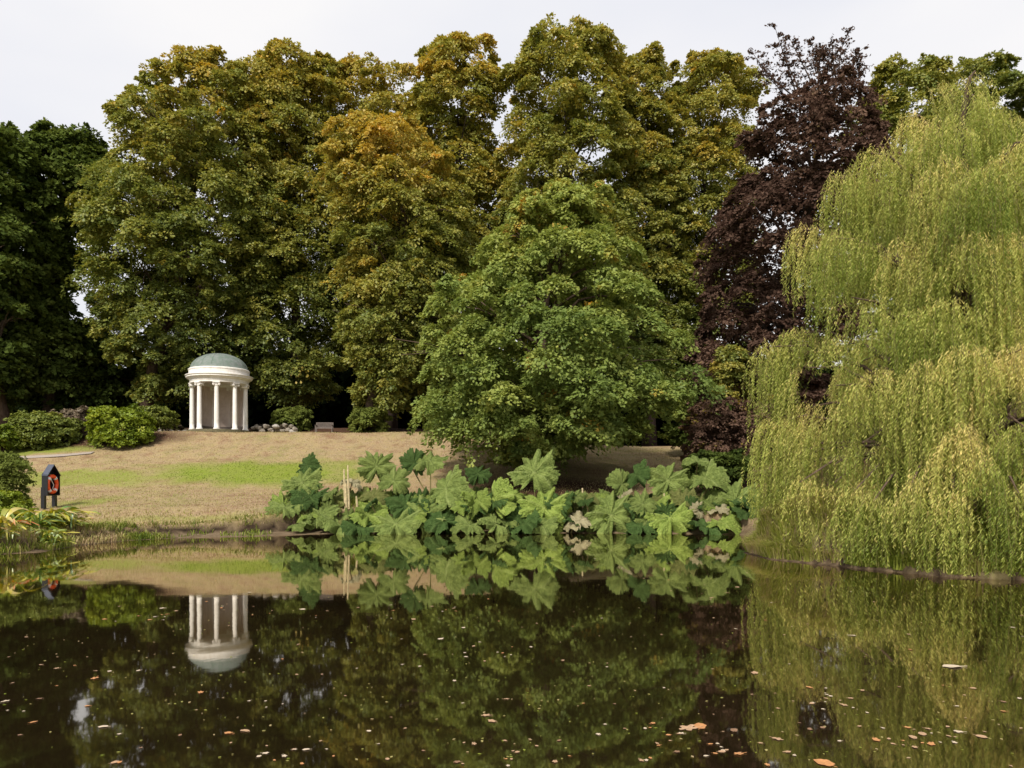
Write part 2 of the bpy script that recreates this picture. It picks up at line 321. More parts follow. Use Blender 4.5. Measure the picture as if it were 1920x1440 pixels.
def crown(root, env, y0, n, cr, sprays, per, ls, mtl, tint, depth=.95, droop=.5, seed=0, shell=.8, flat=.5, jag=.2, turn=.012):
    g = np.random.default_rng(seed + 1000); z, cx, r = env
    w_ = np.maximum(r, .3); zz = np.interp(g.uniform(0, 1, n), np.concatenate([[0], np.cumsum((w_[1:] + w_[:-1]) / 2 * np.diff(z))]) / np.sum((w_[1:] + w_[:-1]) / 2 * np.diff(z)), z)
    ph = g.uniform(0, 2 * math.pi, n); R_ = np.interp(zz, z, r)
    u = np.where(g.uniform(size=n) < shell, g.uniform(.78, 1.0, n), g.uniform(.1, .8, n)) * (1 + jag * snoise(zz, ph * 2, seed, .8))
    wild = g.uniform(size=n) < .22; u = np.where(wild, g.uniform(1.0, 1.1, n), u)
    crr = np.where(wild, .5, 1) * cr * g.uniform(.5, 1.3, n) * np.clip(.55 + .45 * R_ / np.max(r), .5, 1)
    rad = np.maximum(R_ * u - crr * .66, 0.05 * R_)
    C = np.stack([np.interp(zz, z, cx) + rad * np.cos(ph), y0 + rad * depth * np.sin(ph), np.minimum(zz, z[-1] - crr * .9 - .25 * cr) + np.where(wild & (zz > z[0] + .6 * (z[-1] - z[0])), g.uniform(-.2, .2, n) * cr, 0)], 1)
    # sprays on the upper, outer part of every clump
    ci = np.repeat(np.arange(n), sprays); m_ = len(ci)
    outw = np.stack([np.cos(ph), np.sin(ph), np.full(n, .35)], 1)[ci]
    ragged = g.uniform(size=m_) < .12
    d = nrm(g.normal(size=(m_, 3)) + outw * .75 + np.array([0, 0, .55]))
    S = C[ci] + d * crr[ci, None] * np.array([1, 1, flat]) * np.where(ragged, g.uniform(1.05, 1.45, m_), g.uniform(.55, 1.05, m_) ** .6)[:, None]
    S[:, 2] -= droop * np.maximum(0, (np.linalg.norm((S - C[ci])[:, :2], axis=1) - .35 * crr[ci])) * .6
    sn = nrm(d * .7 + [0, 0, .75] + g.normal(size=(m_, 3)) * .28)
    si = np.repeat(np.arange(m_), per); k = len(si)
    a = nrm(np.cross(sn, [0.2, .1, 1.])); b = np.cross(sn, a)
    th = g.uniform(0, 2 * math.pi, k); rr = np.sqrt(g.uniform(0, 1, k)) * (crr[ci] * .42 * np.where(ragged, .6, 1) * g.uniform(.6, 1.2, m_))[si]
    off = a[si] * (rr * np.cos(th))[:, None] + b[si] * (rr * np.sin(th))[:, None]
    P = S[si] + off + sn[si] * (g.normal(size=k) * .04 * cr)[:, None]; P[:, 2] -= droop * rr * rr / (crr[ci][si] + 1e-6) * .8
    nn = sn[si] + g.normal(size=(k, 3)) * .42
    dr = nrm(d[si] + off / (rr[:, None] + 1e-6) * .6 + [0, 0, -.5] + g.normal(size=(k, 3)) * .4)
    tn = tint(C, g)[ci][si] + (g.normal(size=m_) * .06 + (g.uniform(size=m_) < turn) * g.uniform(.2, .45, m_))[si] + g.normal(size=k) * .07
    ok = P[:, 2] > ground(P[:, 0], P[:, 1]) + .06
    P, nn, dr, tn = P[ok], nn[ok], dr[ok], tn[ok]
    L_ = ls * g.uniform(.65, 1.25, len(P))
    return leaves('crown', P, nn, dr, L_, L_ * .68, np.clip(tn, 0, 1), mtl, root, tuple(root.location))
def tree(name, label, cat, rows, D, tx, n, cr, sprays, per, ls, mtl, tint, tr=.35, bark='bark_dark', nl=26, depth=.95, droop=.5, seed=0, group=None, top=.8, **kw):
    env = envelope(rows, D); bx = PXX(tx, D); base = (bx, D, gz(bx, D))
    root = tag(empty(name, base), label, cat, group)
    trunk_and_limbs(root, base, env, D, depth, tr, M[bark], nl, top, seed)
    crown(root, env, D, n, cr, sprays, per, ls, M[mtl], tint, depth, droop, seed, **kw)
    return root

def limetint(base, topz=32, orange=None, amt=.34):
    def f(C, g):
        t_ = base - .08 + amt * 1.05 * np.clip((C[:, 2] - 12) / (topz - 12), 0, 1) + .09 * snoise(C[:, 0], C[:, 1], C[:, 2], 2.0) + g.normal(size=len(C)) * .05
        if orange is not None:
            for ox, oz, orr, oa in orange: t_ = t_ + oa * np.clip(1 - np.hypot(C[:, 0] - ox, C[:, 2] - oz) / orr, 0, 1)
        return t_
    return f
def P2(x, y, D): return PX(x, y, D)[0], PX(x, y, D)[2]

GL = 'tall lime trees at the back of the lawn'
o3 = P2(690, 260, 49); o3b = P2(830, 290, 49); o3c = P2(700, 530, 49)
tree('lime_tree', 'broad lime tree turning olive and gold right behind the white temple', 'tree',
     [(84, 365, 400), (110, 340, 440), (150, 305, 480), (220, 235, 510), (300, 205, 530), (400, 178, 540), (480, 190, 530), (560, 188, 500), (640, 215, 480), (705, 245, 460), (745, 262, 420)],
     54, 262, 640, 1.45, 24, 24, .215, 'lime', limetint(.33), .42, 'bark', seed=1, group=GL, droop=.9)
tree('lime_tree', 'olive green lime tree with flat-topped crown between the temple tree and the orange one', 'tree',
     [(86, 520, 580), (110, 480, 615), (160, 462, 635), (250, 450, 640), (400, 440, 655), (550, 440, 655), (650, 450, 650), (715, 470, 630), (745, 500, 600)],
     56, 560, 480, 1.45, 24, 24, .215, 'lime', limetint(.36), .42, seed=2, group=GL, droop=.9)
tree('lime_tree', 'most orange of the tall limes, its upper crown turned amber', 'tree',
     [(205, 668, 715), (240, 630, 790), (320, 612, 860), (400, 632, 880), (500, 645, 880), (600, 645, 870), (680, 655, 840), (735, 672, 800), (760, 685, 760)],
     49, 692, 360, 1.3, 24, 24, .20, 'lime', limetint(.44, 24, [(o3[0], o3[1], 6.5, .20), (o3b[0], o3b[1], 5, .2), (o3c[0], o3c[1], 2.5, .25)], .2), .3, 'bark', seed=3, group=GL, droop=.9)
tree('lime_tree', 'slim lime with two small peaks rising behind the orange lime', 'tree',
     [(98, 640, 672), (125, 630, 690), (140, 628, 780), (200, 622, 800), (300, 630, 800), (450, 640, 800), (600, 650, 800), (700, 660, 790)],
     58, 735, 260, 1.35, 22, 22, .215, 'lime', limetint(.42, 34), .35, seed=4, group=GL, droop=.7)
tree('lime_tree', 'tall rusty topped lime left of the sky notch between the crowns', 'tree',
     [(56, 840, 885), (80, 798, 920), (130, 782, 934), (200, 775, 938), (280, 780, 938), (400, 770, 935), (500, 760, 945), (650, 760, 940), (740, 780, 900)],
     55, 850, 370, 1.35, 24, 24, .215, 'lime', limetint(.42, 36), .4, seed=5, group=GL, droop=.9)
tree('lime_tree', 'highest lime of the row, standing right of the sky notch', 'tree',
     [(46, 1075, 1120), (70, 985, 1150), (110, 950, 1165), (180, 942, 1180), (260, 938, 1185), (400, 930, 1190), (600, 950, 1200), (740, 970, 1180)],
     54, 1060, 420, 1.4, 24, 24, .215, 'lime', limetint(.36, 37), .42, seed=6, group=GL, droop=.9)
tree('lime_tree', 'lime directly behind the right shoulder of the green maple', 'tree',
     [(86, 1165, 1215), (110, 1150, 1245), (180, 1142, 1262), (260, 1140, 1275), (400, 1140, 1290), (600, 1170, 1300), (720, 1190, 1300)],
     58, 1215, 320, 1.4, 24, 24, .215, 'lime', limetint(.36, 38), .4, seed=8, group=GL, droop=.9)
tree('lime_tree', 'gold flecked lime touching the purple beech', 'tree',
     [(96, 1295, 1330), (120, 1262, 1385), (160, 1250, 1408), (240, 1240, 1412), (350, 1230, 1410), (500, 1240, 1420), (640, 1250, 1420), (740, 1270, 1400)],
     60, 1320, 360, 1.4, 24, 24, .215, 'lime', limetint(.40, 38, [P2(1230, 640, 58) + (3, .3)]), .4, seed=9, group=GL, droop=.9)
dk = lambda b: (lambda C, g: b + .15 * snoise(C[:, 0], C[:, 1], C[:, 2], 2) + g.normal(size=len(C)) * .08)
GO = 'dark trees at the left edge'
tree('dark_tree', 'dark green tree cut by the left edge of the picture', 'tree',
     [(222, -70, 15), (260, -110, 48), (400, -150, 70), (520, -160, 75), (640, -150, 70), (740, -140, 40)], 50, 8, 360, 1.4, 17, 14, .34, 'oak', dk(.5), .45, 'bark', seed=11, group=GO)
tree('dark_tree', 'dark round-headed tree with sky gap beside the temple tree', 'tree',
     [(233, 85, 150), (260, 55, 192), (320, 40, 212), (400, 40, 208), (440, 35, 180), (490, 30, 150), (560, 10, 125), (640, 10, 170), (740, 20, 160)], 54, 90, 360, 1.3, 17, 13, .33, 'oak', dk(.55), .4, seed=12, group=GO)
tree('dark_tree', 'low dark evergreen in deep shade left of the temple', 'tree',
     [(600, 120, 200), (640, 90, 250), (700, 80, 270), (780, 70, 280)], 58, 190, 200, 1.3, 16, 13, .35, 'oak', dk(.15), .3, seed=13, group=GO)
GR = 'green trees behind the willow'
tree('green_tree', 'olive green tree between the purple beech and the willow top', 'tree',
     [(112, 1700, 1740), (135, 1630, 1760), (200, 1600, 1790), (300, 1590, 1800), (500, 1580, 1800), (700, 1600, 1780)], 56, 1690, 300, 1.4, 24, 24, .215, 'lime', limetint(.30, 34, None, .25), .4, seed=14, group=GR)
tree('green_tree', 'rounded green tree rising behind the top of the willow', 'tree',
     [(108, 1780, 1830), (135, 1740, 1880), (200, 1730, 1920), (300, 1720, 1930), (500, 1720, 1930), (700, 1750, 1900)], 60, 1820, 300, 1.4, 24, 24, .215, 'lime', limetint(.22, 34, None, .2), .4, seed=15, group=GR)
tree('green_tree', 'green tree at the right edge behind the willow', 'tree',
     [(138, 1890, 1950), (170, 1860, 2020), (260, 1850, 2060), (500, 1850, 2080), (700, 1870, 2050)], 57, 1950, 240, 1.4, 22, 22, .215, 'lime', limetint(.28, 34, None, .2), .4, seed=16, group=GR)

# the green maple on the lawn
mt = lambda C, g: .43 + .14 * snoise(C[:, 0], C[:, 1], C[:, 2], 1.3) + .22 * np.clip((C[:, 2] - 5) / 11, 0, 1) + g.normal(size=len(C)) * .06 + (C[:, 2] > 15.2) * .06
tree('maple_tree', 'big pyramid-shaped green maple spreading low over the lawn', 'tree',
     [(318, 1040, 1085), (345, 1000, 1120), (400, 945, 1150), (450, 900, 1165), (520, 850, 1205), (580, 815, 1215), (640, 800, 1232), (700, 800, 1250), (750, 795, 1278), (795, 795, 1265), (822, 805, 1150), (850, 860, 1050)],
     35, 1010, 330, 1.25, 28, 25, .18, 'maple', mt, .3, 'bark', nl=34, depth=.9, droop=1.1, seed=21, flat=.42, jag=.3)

# the purple beech, dense below and twiggy on top
bt = lambda C, g: .45 + .15 * snoise(C[:, 0], C[:, 1], C[:, 2], 1.4) + .12 * (C[:, 2] < 10) + g.normal(size=len(C)) * .1
beech = tree('beech_tree', 'purple leaved copper beech with open twiggy top against the sky', 'tree',
     [(135, 1570, 1615), (160, 1510, 1630), (195, 1450, 1636), (230, 1410, 1640), (300, 1395, 1650), (370, 1378, 1670), (410, 1335, 1690), (480, 1325, 1690), (560, 1322, 1640), (620, 1325, 1600), (660, 1292, 1560), (720, 1285, 1540), (790, 1285, 1520), (845, 1300, 1480)],
     41, 1490, 470, 1.1, 17, 16, .21, 'beech', bt, .4, 'bark_dark', nl=40, droop=.8, seed=22, jag=.2)
g = np.random.default_rng(5); mb = MB(); pc, pn, pd = [], [], []
tips = [((1500, 200), (1452, 48)), ((1500, 190), (1412, 100)), ((1530, 170), (1480, 70)), ((1545, 160), (1520, 78)), ((1560, 160), (1560, 80)), ((1575, 160), (1590, 60)),
        ((1590, 160), (1612, 96)), ((1540, 150), (1545, 95)), ((1480, 210), (1425, 135)), ((1570, 150), (1540, 100)), ((1500, 180), (1455, 90)), ((1600, 170), (1610, 120))]
for (x0, y0), (x1, y1) in tips:
    D0 = 42 + g.uniform(-1.2, 1.2); a = PX(x0, y0, D0); b = PX(x1, y1, D0 + g.uniform(-.6, .6)); ss = np.linspace(0, 1, 9)[:, None]
    bow = np.array([g.uniform(-.4, .4), 0, g.uniform(-.1, .3)]); P = a * (1 - ss) + b * ss + bow * np.sin(ss * 3.14); mb.tube(P, np.linspace(.05, .012, 9), 5)
    for j in range(2, 9):
        for s_ in range(4):
            e = P[j] + np.array([g.normal() * .5, g.normal() * .45, g.uniform(.0, .35)]) * (1.25 - j * .09)
            mid = (P[j] + e) / 2 + [0, 0, .06]; mb.tube([P[j], mid, e], [.014, .011, .007], 4)
            k = 11; tt = g.uniform(.2, 1.05, k)[:, None]; pc.append(P[j] * (1 - tt) + e * tt + g.normal(size=(k, 3)) * .055)
pc = np.concatenate(pc); k = len(pc)
me = mb.mesh('twigs'); me.transform(Matrix.Translation([-b for b in beech.location])); link('twigs', me, M['bark_dark'], beech)
leaves('top_foliage', pc, g.normal(size=(k, 3)) * .6 + [0, -.2, .6], nrm(g.normal(size=(k, 3))), .17 * g.uniform(.7, 1.2, k), .11, np.clip(.35 + g.normal(size=k) * .15, 0, 1), M['beech'], beech, tuple(beech.location))

# the dark thicket behind everything
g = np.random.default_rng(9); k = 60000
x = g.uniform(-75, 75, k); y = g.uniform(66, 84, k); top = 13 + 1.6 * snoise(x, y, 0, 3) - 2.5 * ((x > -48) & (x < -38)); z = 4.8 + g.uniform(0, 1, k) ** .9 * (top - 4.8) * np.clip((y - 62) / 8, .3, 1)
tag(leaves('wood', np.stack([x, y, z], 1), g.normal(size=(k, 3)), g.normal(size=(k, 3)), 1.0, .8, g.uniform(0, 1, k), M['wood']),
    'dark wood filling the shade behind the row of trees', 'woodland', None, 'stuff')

# ------------------------------------------------------------------ shrubs
def shrub(name, label, x, y, rx, ry, D, mtl, tb, ls, n=60, cr=.42, group=None, per=14, seed=0, cat='shrub', depth=.9, droop=.4, **kw):
    rows = [(y - ry, x - rx * .25, x + rx * .25), (y - ry * .85, x - rx * .62, x + rx * .62), (y - ry * .5, x - rx * .9, x + rx * .9), (y, x - rx, x + rx), (y + ry * .6, x - rx * .97, x + rx * .97), (y + ry, x - rx * .85, x + rx * .85)]
    env = envelope(rows, D); bx = PXX(x, D); base = (bx, D, gz(bx, D)); root = tag(empty(name, base), label, cat, group); mb = MB(); g = np.random.default_rng(seed)
    for i in range(7):
        a = g.uniform(0, 6.28); rr = rx / F * D * g.uniform(.2, .75); zt = base[2] + g.uniform(.4, .9) * (env[0][-1] - base[2])
        mb.tube([(0, 0, -.05), (rr * .4 * math.cos(a), rr * .4 * math.sin(a), (zt - base[2]) * .5), (rr * math.cos(a), rr * math.sin(a), zt - base[2])], [.045, .03, .01], 5)
    mb.build('stem', M['bark_dark'], root, True)
    o = crown(root, env, D, n, cr, 16, per, ls, M[mtl], dk(tb), depth, droop, seed, **kw); o.name = 'foliage'
    return root
GS = 'rounded shrubs at the left end of the lawn'
shrub('rhododendron', 'rounded olive rhododendron, leftmost of the large shrubs left of the temple', 82, 802, 58, 38, 41.5, 'rhodo', .42, .16, 110, .6, GS, seed=31)
shrub('rhododendron', 'faded brownish pink flowered shrub between two green ones left of the temple', 150, 792, 48, 34, 43.5, 'heath', .45, .15, 80, .6, GS, seed=32)
shrub('azalea', 'bright yellow green shrub with a loose outline left of the temple', 228, 794, 56, 40, 41.5, 'rhodo_bright', .45, .15, 110, .6, GS, seed=33)
shrub('rhododendron', 'olive shrub closest to the left side of the temple', 290, 778, 36, 24, 45, 'rhodo', .5, .15, 60, .55, GS, seed=34)
shrub('rhododendron', 'small green shrub at the left picture edge above the path', 5, 815, 30, 24, 40, 'rhodo_bright', .25, .15, 50, .5, GS, seed=35)
GT = 'dark shrubs at the foot of the limes'
shrub('laurel', 'dark green shrub right of the temple behind the rockery', 548, 782, 34, 24, 49.5, 'oak', .75, .19, 60, .55, GT, seed=36)
shrub('laurel', 'dark green shrub around the foot of the orange lime right of the bench', 692, 786, 36, 28, 48, 'oak', .85, .19, 60, .55, GT, seed=37)
shrub('dark_shrub', 'dark rounded shrub on the left bank beside the life ring stand', 4, 898, 46, 62, 25, 'oak', .95, .085, 110, .42, seed=38)
shrub('light_shrub', 'low olive shrub on the bank below the dark rounded shrub', 4, 955, 44, 44, 23, 'rhodo_bright', .6, .09, 90, .35, seed=39)
shrub('mixed_shrub', 'green and orange flecked small tree under the purple beech', 1375, 690, 40, 52, 38, 'lime', .45, .14, 60, .55, seed=40, cat='small tree')
shrub('purple_shrub', 'dull purple leaved shrub beside the left edge of the willow', 1356, 808, 74, 68, 34, 'beech', .72, .13, 170, .6, seed=41)
shrub('dark_shrub', 'almost black green shrub under the purple one behind the giant leaves', 1345, 872, 58, 34, 31.5, 'oak', .2, .12, 90, .5, seed=42)
shrub('dark_shrub', 'dark green shrub between the maple and the purple shrub', 1285, 780, 36, 60, 41, 'oak', .5, .16, 80, .55, seed=43)

# ------------------------------------------------------------------ weeping willow
g = np.random.default_rng(77)
WX, WY = 12.0, 20.0; wb = (WX, WY, gz(WX, WY)); will = tag(empty('willow_tree', wb), 'large pale green weeping willow trailing to the water on the right bank', 'tree')
zt = np.array([0.6, 3.4, 5.7, 7.2, 8.7, 10.1, 11.2, 12.0]); rt = np.array([5.5, 5.35, 5.1, 4.7, 4.4, 3.45, 2.2, .8])
def wpt(ph, z, rf): return np.array([WX + math.cos(ph) * np.interp(z, zt, rt) * rf, WY + math.sin(ph) * np.interp(z, zt, rt) * rf, z])
crest = []
def wsolve(px_, py_):
    """front point of the crown's surface seen at a pixel of the photograph"""
    D = 20.0
    for _ in range(12):
        p = PX(px_, py_, D); r_ = np.interp(p[2], zt, rt); dx = np.clip(p[0] - WX, -r_, r_); D = WY - math.sqrt(max(r_ * r_ - dx * dx, 0)) * .93
    return PX(px_, py_, D)
for px_, py_ in [(1572, 330), (1640, 290), (1700, 222), (1762, 236), (1810, 180), (1890, 152), (1700, 340), (1835, 335), (1770, 300), (1496, 432), (1560, 446), (1668, 450), (1745, 420), (1900, 440), (1820, 450),
                 (1612, 560), (1690, 590), (1765, 570), (1880, 575), (1441, 650), (1486, 625), (1560, 640), (1432, 796), (1500, 765), (1565, 722), (1650, 700), (1745, 690), (1812, 665), (1790, 800), (1860, 730), (1905, 660),
                 (1610, 830), (1690, 800), (1885, 850), (1480, 860), (1560, 905)]:
    p = wsolve(px_, py_); ph = math.atan2(p[1] - WY, p[0] - WX) + g.normal() * .3; p = p + np.array([math.cos(ph), math.sin(ph), 0]) * g.uniform(-.9, .5) * (.1 if px_ < 1580 else 1); crest.append((p, ph, g.uniform(1.1, 1.9), g.uniform(.45, .9), g.uniform(1.5, 2.7) * (1.15 if py_ > 600 else 1), 1))
for zc, rr_, nn in [(11.3, 1.4, 6), (10.0, 2.8, 9), (8.6, 3.7, 12), (7.0, 4.2, 14), (5.3, 4.6, 15), (3.6, 4.8, 16), (2.4, 4.9, 14)]:
    for i in range(nn):
        ph = 2 * math.pi * (i + g.uniform(-.3, .3)) / nn; front = math.sin(ph) < .1
        if front and math.cos(ph) < .75 and g.uniform() < .35: continue
        if math.cos(ph + .5) < -.80 and zc > 3: continue
        p = np.array([WX + math.cos(ph) * rr_, WY + math.sin(ph) * rr_, zc + g.uniform(-.55, .55)]) + np.array([math.cos(ph), math.sin(ph), 0]) * g.uniform(-.6, .35)
        crest.append((p, ph + g.normal() * .2, g.uniform(1.1, 1.8), g.uniform(.5, .8), g.uniform(1.6, 2.9), 1))
for i in range(7):
    ph = g.uniform(0, 6.28); z = g.uniform(2.5, 9); crest.append((wpt(ph, z, g.uniform(.35, .6)), ph, g.uniform(1.2, 1.8), g.uniform(.6, .9), g.uniform(1.2, 2.4), 0))
for X_, Y_, z_ in [(7.7, 15.9, 1.5), (8.2, 15.3, 1.9), (8.7, 14.75, 1.6), (9.2, 14.5, 2.2), (9.7, 14.3, 1.7), (10.2, 14.1, 2.0), (10.7, 13.8, 1.7), (11.2, 13.5, 2.2), (11.7, 13.2, 1.8), (9.0, 14.9, 2.9), (10.0, 14.6, 3.0), (10.9, 14.2, 3.1), (8.6, 15.4, 1.9), (9.4, 15.1, 2.0), (10.3, 14.9, 2.1), (7.6, 16.6, 1.7), (9.0, 15.6, 2.6), (10.0, 15.3, 2.8), (6.9, 17.9, 1.9), (11.0, 14.9, 2.2)]:
    p = np.array([X_, Y_, z_]); crest.append((p, math.atan2(Y_ - WY, X_ - WX), 1.0, .5, z_ - .1 if g.uniform() < .6 else z_ * .7, 1))
mb = MB(); H = 8.2
mb.tube([(0, 0, -.1), (.1, .05, 1.5), (0, .2, 3.2), (-.1, .1, 5.5), (.15, 0, 8), (.2, 0, 10.8)], [.62, .45, .4, .3, .18, .04], 10)
cs, ns, us, lw, ts = [], [], [], [], []
tw = MB()
for ip, (p, ph, ln_, wd_, drop, hero) in enumerate(crest):
    zr = max(1.6, p[2] - 1.6 - .25 * math.hypot(p[0] - WX, p[1] - WY)); o0 = np.array([0, 0, zr - wb[2]]); pl = p - np.array(wb)
    md = (o0 + pl) / 2 + [0, 0, .9]; mb.tube([o0, o0 * .6 + md * .4 + [0, 0, .2], md, md * .4 + pl * .6 + [0, 0, .25], pl], [.11, .09, .06, .035, .012], 5)
    ow = np.array([math.cos(ph), math.sin(ph), 0]); sd_ = np.array([-math.sin(ph), math.cos(ph), 0])
    ns_ = int((150 if hero else 35) * ln_ * wd_ / 1.1) + 12; tm = .50 + .15 * g.normal()
    for s in range(ns_):
        a_ = g.uniform(-1, .2); b = np.clip(g.normal() * .45, -1.1, 1.1)
        start = p + ow * ln_ * a_ * .9 + sd_ * wd_ * b + np.array([0, 0, .15 - .6 * b * b - .5 * max(0, a_ + .2) ** 2 + .22 * a_ * (a_ < -.2) + g.normal() * .06])
        Ls = drop * (1 - .35 * abs(b)) * (g.uniform(.35, 1.0) if g.uniform() < .7 else g.uniform(.8, 1.3)); sag = g.uniform(.1, .4); hd = nrm(ow * g.uniform(.2, 1) + sd_ * b * 1.3)
        Ls = min(Ls, start[2] - .05); 
        fx, fy = F * start[0] / start[1] + 960, HOR - F * (start[2] - CAMH) / start[1]
        if start[1] < WY + 1 and hero:            # hollows in the curtain where the shaded inside shows
            for hx, h0, h1, hw in ((1545, 665, 735, 62), (1560, 860, 905, 34), (1655, 655, 690, 45), (1895, 715, 790, 50), (1800, 515, 538, 34), (1610, 530, 560, 40), (1640, 790, 830, 40), (1830, 900, 960, 22), (1680, 395, 425, 40)):
                if abs(fx - hx) < hw * .85 * g.uniform(.7, 1.15):
                    if fy < h0: Ls = min(Ls, (h0 + g.uniform(-25, 25) - fy) / F * start[1])
                    elif fy < h1: Ls = 0
        if Ls < .2: continue
        kk = int(Ls / .027); tt = np.linspace(0, 1, kk)
        Q = start + hd * (sag * (1 - np.exp(-3 * tt * Ls)))[:, None] + np.array([0, 0, 1.]) * (-Ls * tt + .12 * np.exp(-6 * tt) - .12)[:, None]
        Q = Q + (sd_ * np.sin(tt * 5 + s)[:, None] * .04 + ow * np.sin(tt * 4 + 2 * s)[:, None] * .03)
        if s % 3 == 0: tw.tube(Q[::max(1, kk // 5)] - np.array(wb), .004, 3, False)
        az = g.uniform(0, 6.28, kk); dirs = np.stack([np.cos(az) * .6, np.sin(az) * .6, np.full(kk, -1.0) + g.normal(size=kk) * .15], 1); Q = Q + g.normal(size=(kk, 3)) * .012
        cs.append(Q + nrm(dirs) * .035); us.append(dirs); ns.append(np.stack([np.cos(az + 1.2), np.sin(az + 1.2), g.uniform(.1, .8, kk)], 1))
        ts.append(tm + g.normal() * .10 + .38 * np.exp(-tt * Ls * 3) + g.normal(size=kk) * .13 - .10)
cs = np.concatenate(cs); us = np.concatenate(us); ns = np.concatenate(ns); ts = np.concatenate(ts)
ok = cs[:, 2] > np.maximum(ground(cs[:, 0], cs[:, 1]), 0) + .07 + .09 * np.abs(snoise(cs[:, 0], cs[:, 1], 4, .25))
cs, us, ns, ts = cs[ok], us[ok], ns[ok], ts[ok]
mb.build('trunk', M['bark'], will, True); tw.build('twigs', M['gun_stem'], will)
k = len(cs); print('willow leaves', k)
leaves('crown', cs, ns, us, .10 * g.uniform(.6, 1.35, k), .0165, np.clip(ts, 0, 1), M['willow'], will, wb)

# ------------------------------------------------------------------ giant rhubarb along the far bank
def gunnera_leaf(seed, nl=9, rings=9, seg=108):
    g = np.random.default_rng(seed); th = np.linspace(0, 2 * math.pi, seg, endpoint=False); f = th * nl / 2
    lobe = 1 - np.abs(np.mod(th * nl / (2 * math.pi) + .5, 1) * 2 - 1) ** 1.15; amp = .19 + .04 * g.normal(); lobe = lobe * (.9 + .1 * np.sin(3 * th + g.uniform(0, 6)))
    r = (1 - amp) + amp * lobe + .075 * np.abs(np.sin(th * nl * 2.5 + .3)) + .05 * np.sin(th * 2 + g.uniform(0, 6)) + .055 * g.normal(size=seg) - .2 * (np.abs(np.sin(th * 3.5 + g.uniform(0, 6))) > .985)
    notch = np.exp(-((th - math.pi * 1.5) / .22) ** 2); r = r * (1 - .7 * notch)
    V = [(0, 0, 0)]; vein = [1.0]; ph = g.uniform(0, 6, 4)
    for i in range(1, rings + 1):
        u = i / rings
        for k in range(seg):
            a = th[k]; R_ = r[k] * u if i < rings else r[k]
            R_ = min(u * 1.0, 1) * (r[k] * u ** .5 + .8 * (1 - u ** .5))
            zz = .30 * u ** 1.2 - 1.25 * max(0, u - .5) ** 2 * (1 + .8 * math.sin(2 * a + ph[2])) + .07 * u * u * math.sin(5 * a + ph[3]) + .035 * u * math.sin(23 * a + 9 * u + ph[1]) - .24 * u * (1 - lobe[k]) * 1.3 + .09 * u * math.sin(2 * a + ph[0]) + .08 * u * u * math.sin(3 * a + ph[1]) + .018 * math.sin(14 * u + 4 * f[k]) * u
            V.append((R_ * math.cos(a), R_ * math.sin(a), zz))
            vein.append(float(np.clip(1 - (1 - lobe[k]) * 9 * u ** .5, 0, 1)) * .9 + (.35 if (lobe[k] < .85 and (k + i * 2) % 6 == 0) else 0))
    Fc = [(0, 1 + k, 1 + (k + 1) % seg) for k in range(seg)]
    for i in range(rings - 1):
        for k in range(seg): Fc.append((1 + i * seg + k, 1 + (i + 1) * seg + k, 1 + (i + 1) * seg + (k + 1) % seg, 1 + i * seg + (k + 1) % seg))
    me = bpy.data.meshes.new('leaf'); me.from_pydata(V, [], Fc); me.update()
    a = me.attributes.new('vein', 'FLOAT', 'POINT'); a.data.foreach_set('value', np.array(vein, np.float32))
    me.polygons.foreach_set('use_smooth', np.ones(len(me.polygons), dtype=bool)); return me
def gunmat(name, c1, c2, vc, gl=.10):
    m, t = mat(name); N = t.nodes.new; K = t.links.new
    o = N('ShaderNodeOutputMaterial'); tcn = N('ShaderNodeTexCoord'); n = N('ShaderNodeTexNoise'); n.inputs['Scale'].default_value = 4; n.inputs['Detail'].default_value = 8; n.inputs['Roughness'].default_value = .7
    K(tcn.outputs['Object'], n.inputs['Vector']); r = N('ShaderNodeValToRGB'); r.color_ramp.elements[0].position = .35; r.color_ramp.elements[0].color = (*c1, 1); r.color_ramp.elements[1].position = .65; r.color_ramp.elements[1].color = (*c2, 1)
    K(n.outputs['Fac'], r.inputs[0]); at = N('ShaderNodeAttribute'); at.attribute_name = 'vein'; mx = N('ShaderNodeMix'); mx.data_type = 'RGBA'
    mu = N('ShaderNodeMath'); mu.operation = 'MULTIPLY'; mu.inputs[1].default_value = .42; K(at.outputs['Fac'], mu.inputs[0])
    K(mu.outputs[0], mx.inputs[0]); K(r.outputs[0], mx.inputs[6]); mx.inputs[7].default_value = (*vc, 1)
    b = N('ShaderNodeBump'); b.inputs['Strength'].default_value = 1; b.inputs['Distance'].default_value = .12; n2 = N('ShaderNodeTexNoise'); n2.inputs['Scale'].default_value = 16; K(tcn.outputs['Object'], n2.inputs['Vector']); K(n2.outputs['Fac'], b.inputs['Height'])
    d = N('ShaderNodeBsdfPrincipled'); d.inputs['Roughness'].default_value = .6; d.inputs['Specular IOR Level'].default_value = .15; tr = N('ShaderNodeBsdfTranslucent'); ms = N('ShaderNodeMixShader'); ms.inputs[0].default_value = .22
    K(mx.outputs[2], d.inputs['Base Color']); K(mx.outputs[2], tr.inputs[0]); K(b.outputs[0], d.inputs['Normal']); K(d.outputs[0], ms.inputs[1]); K(tr.outputs[0], ms.inputs[2]); K(ms.outputs[0], o.inputs[0]); return m
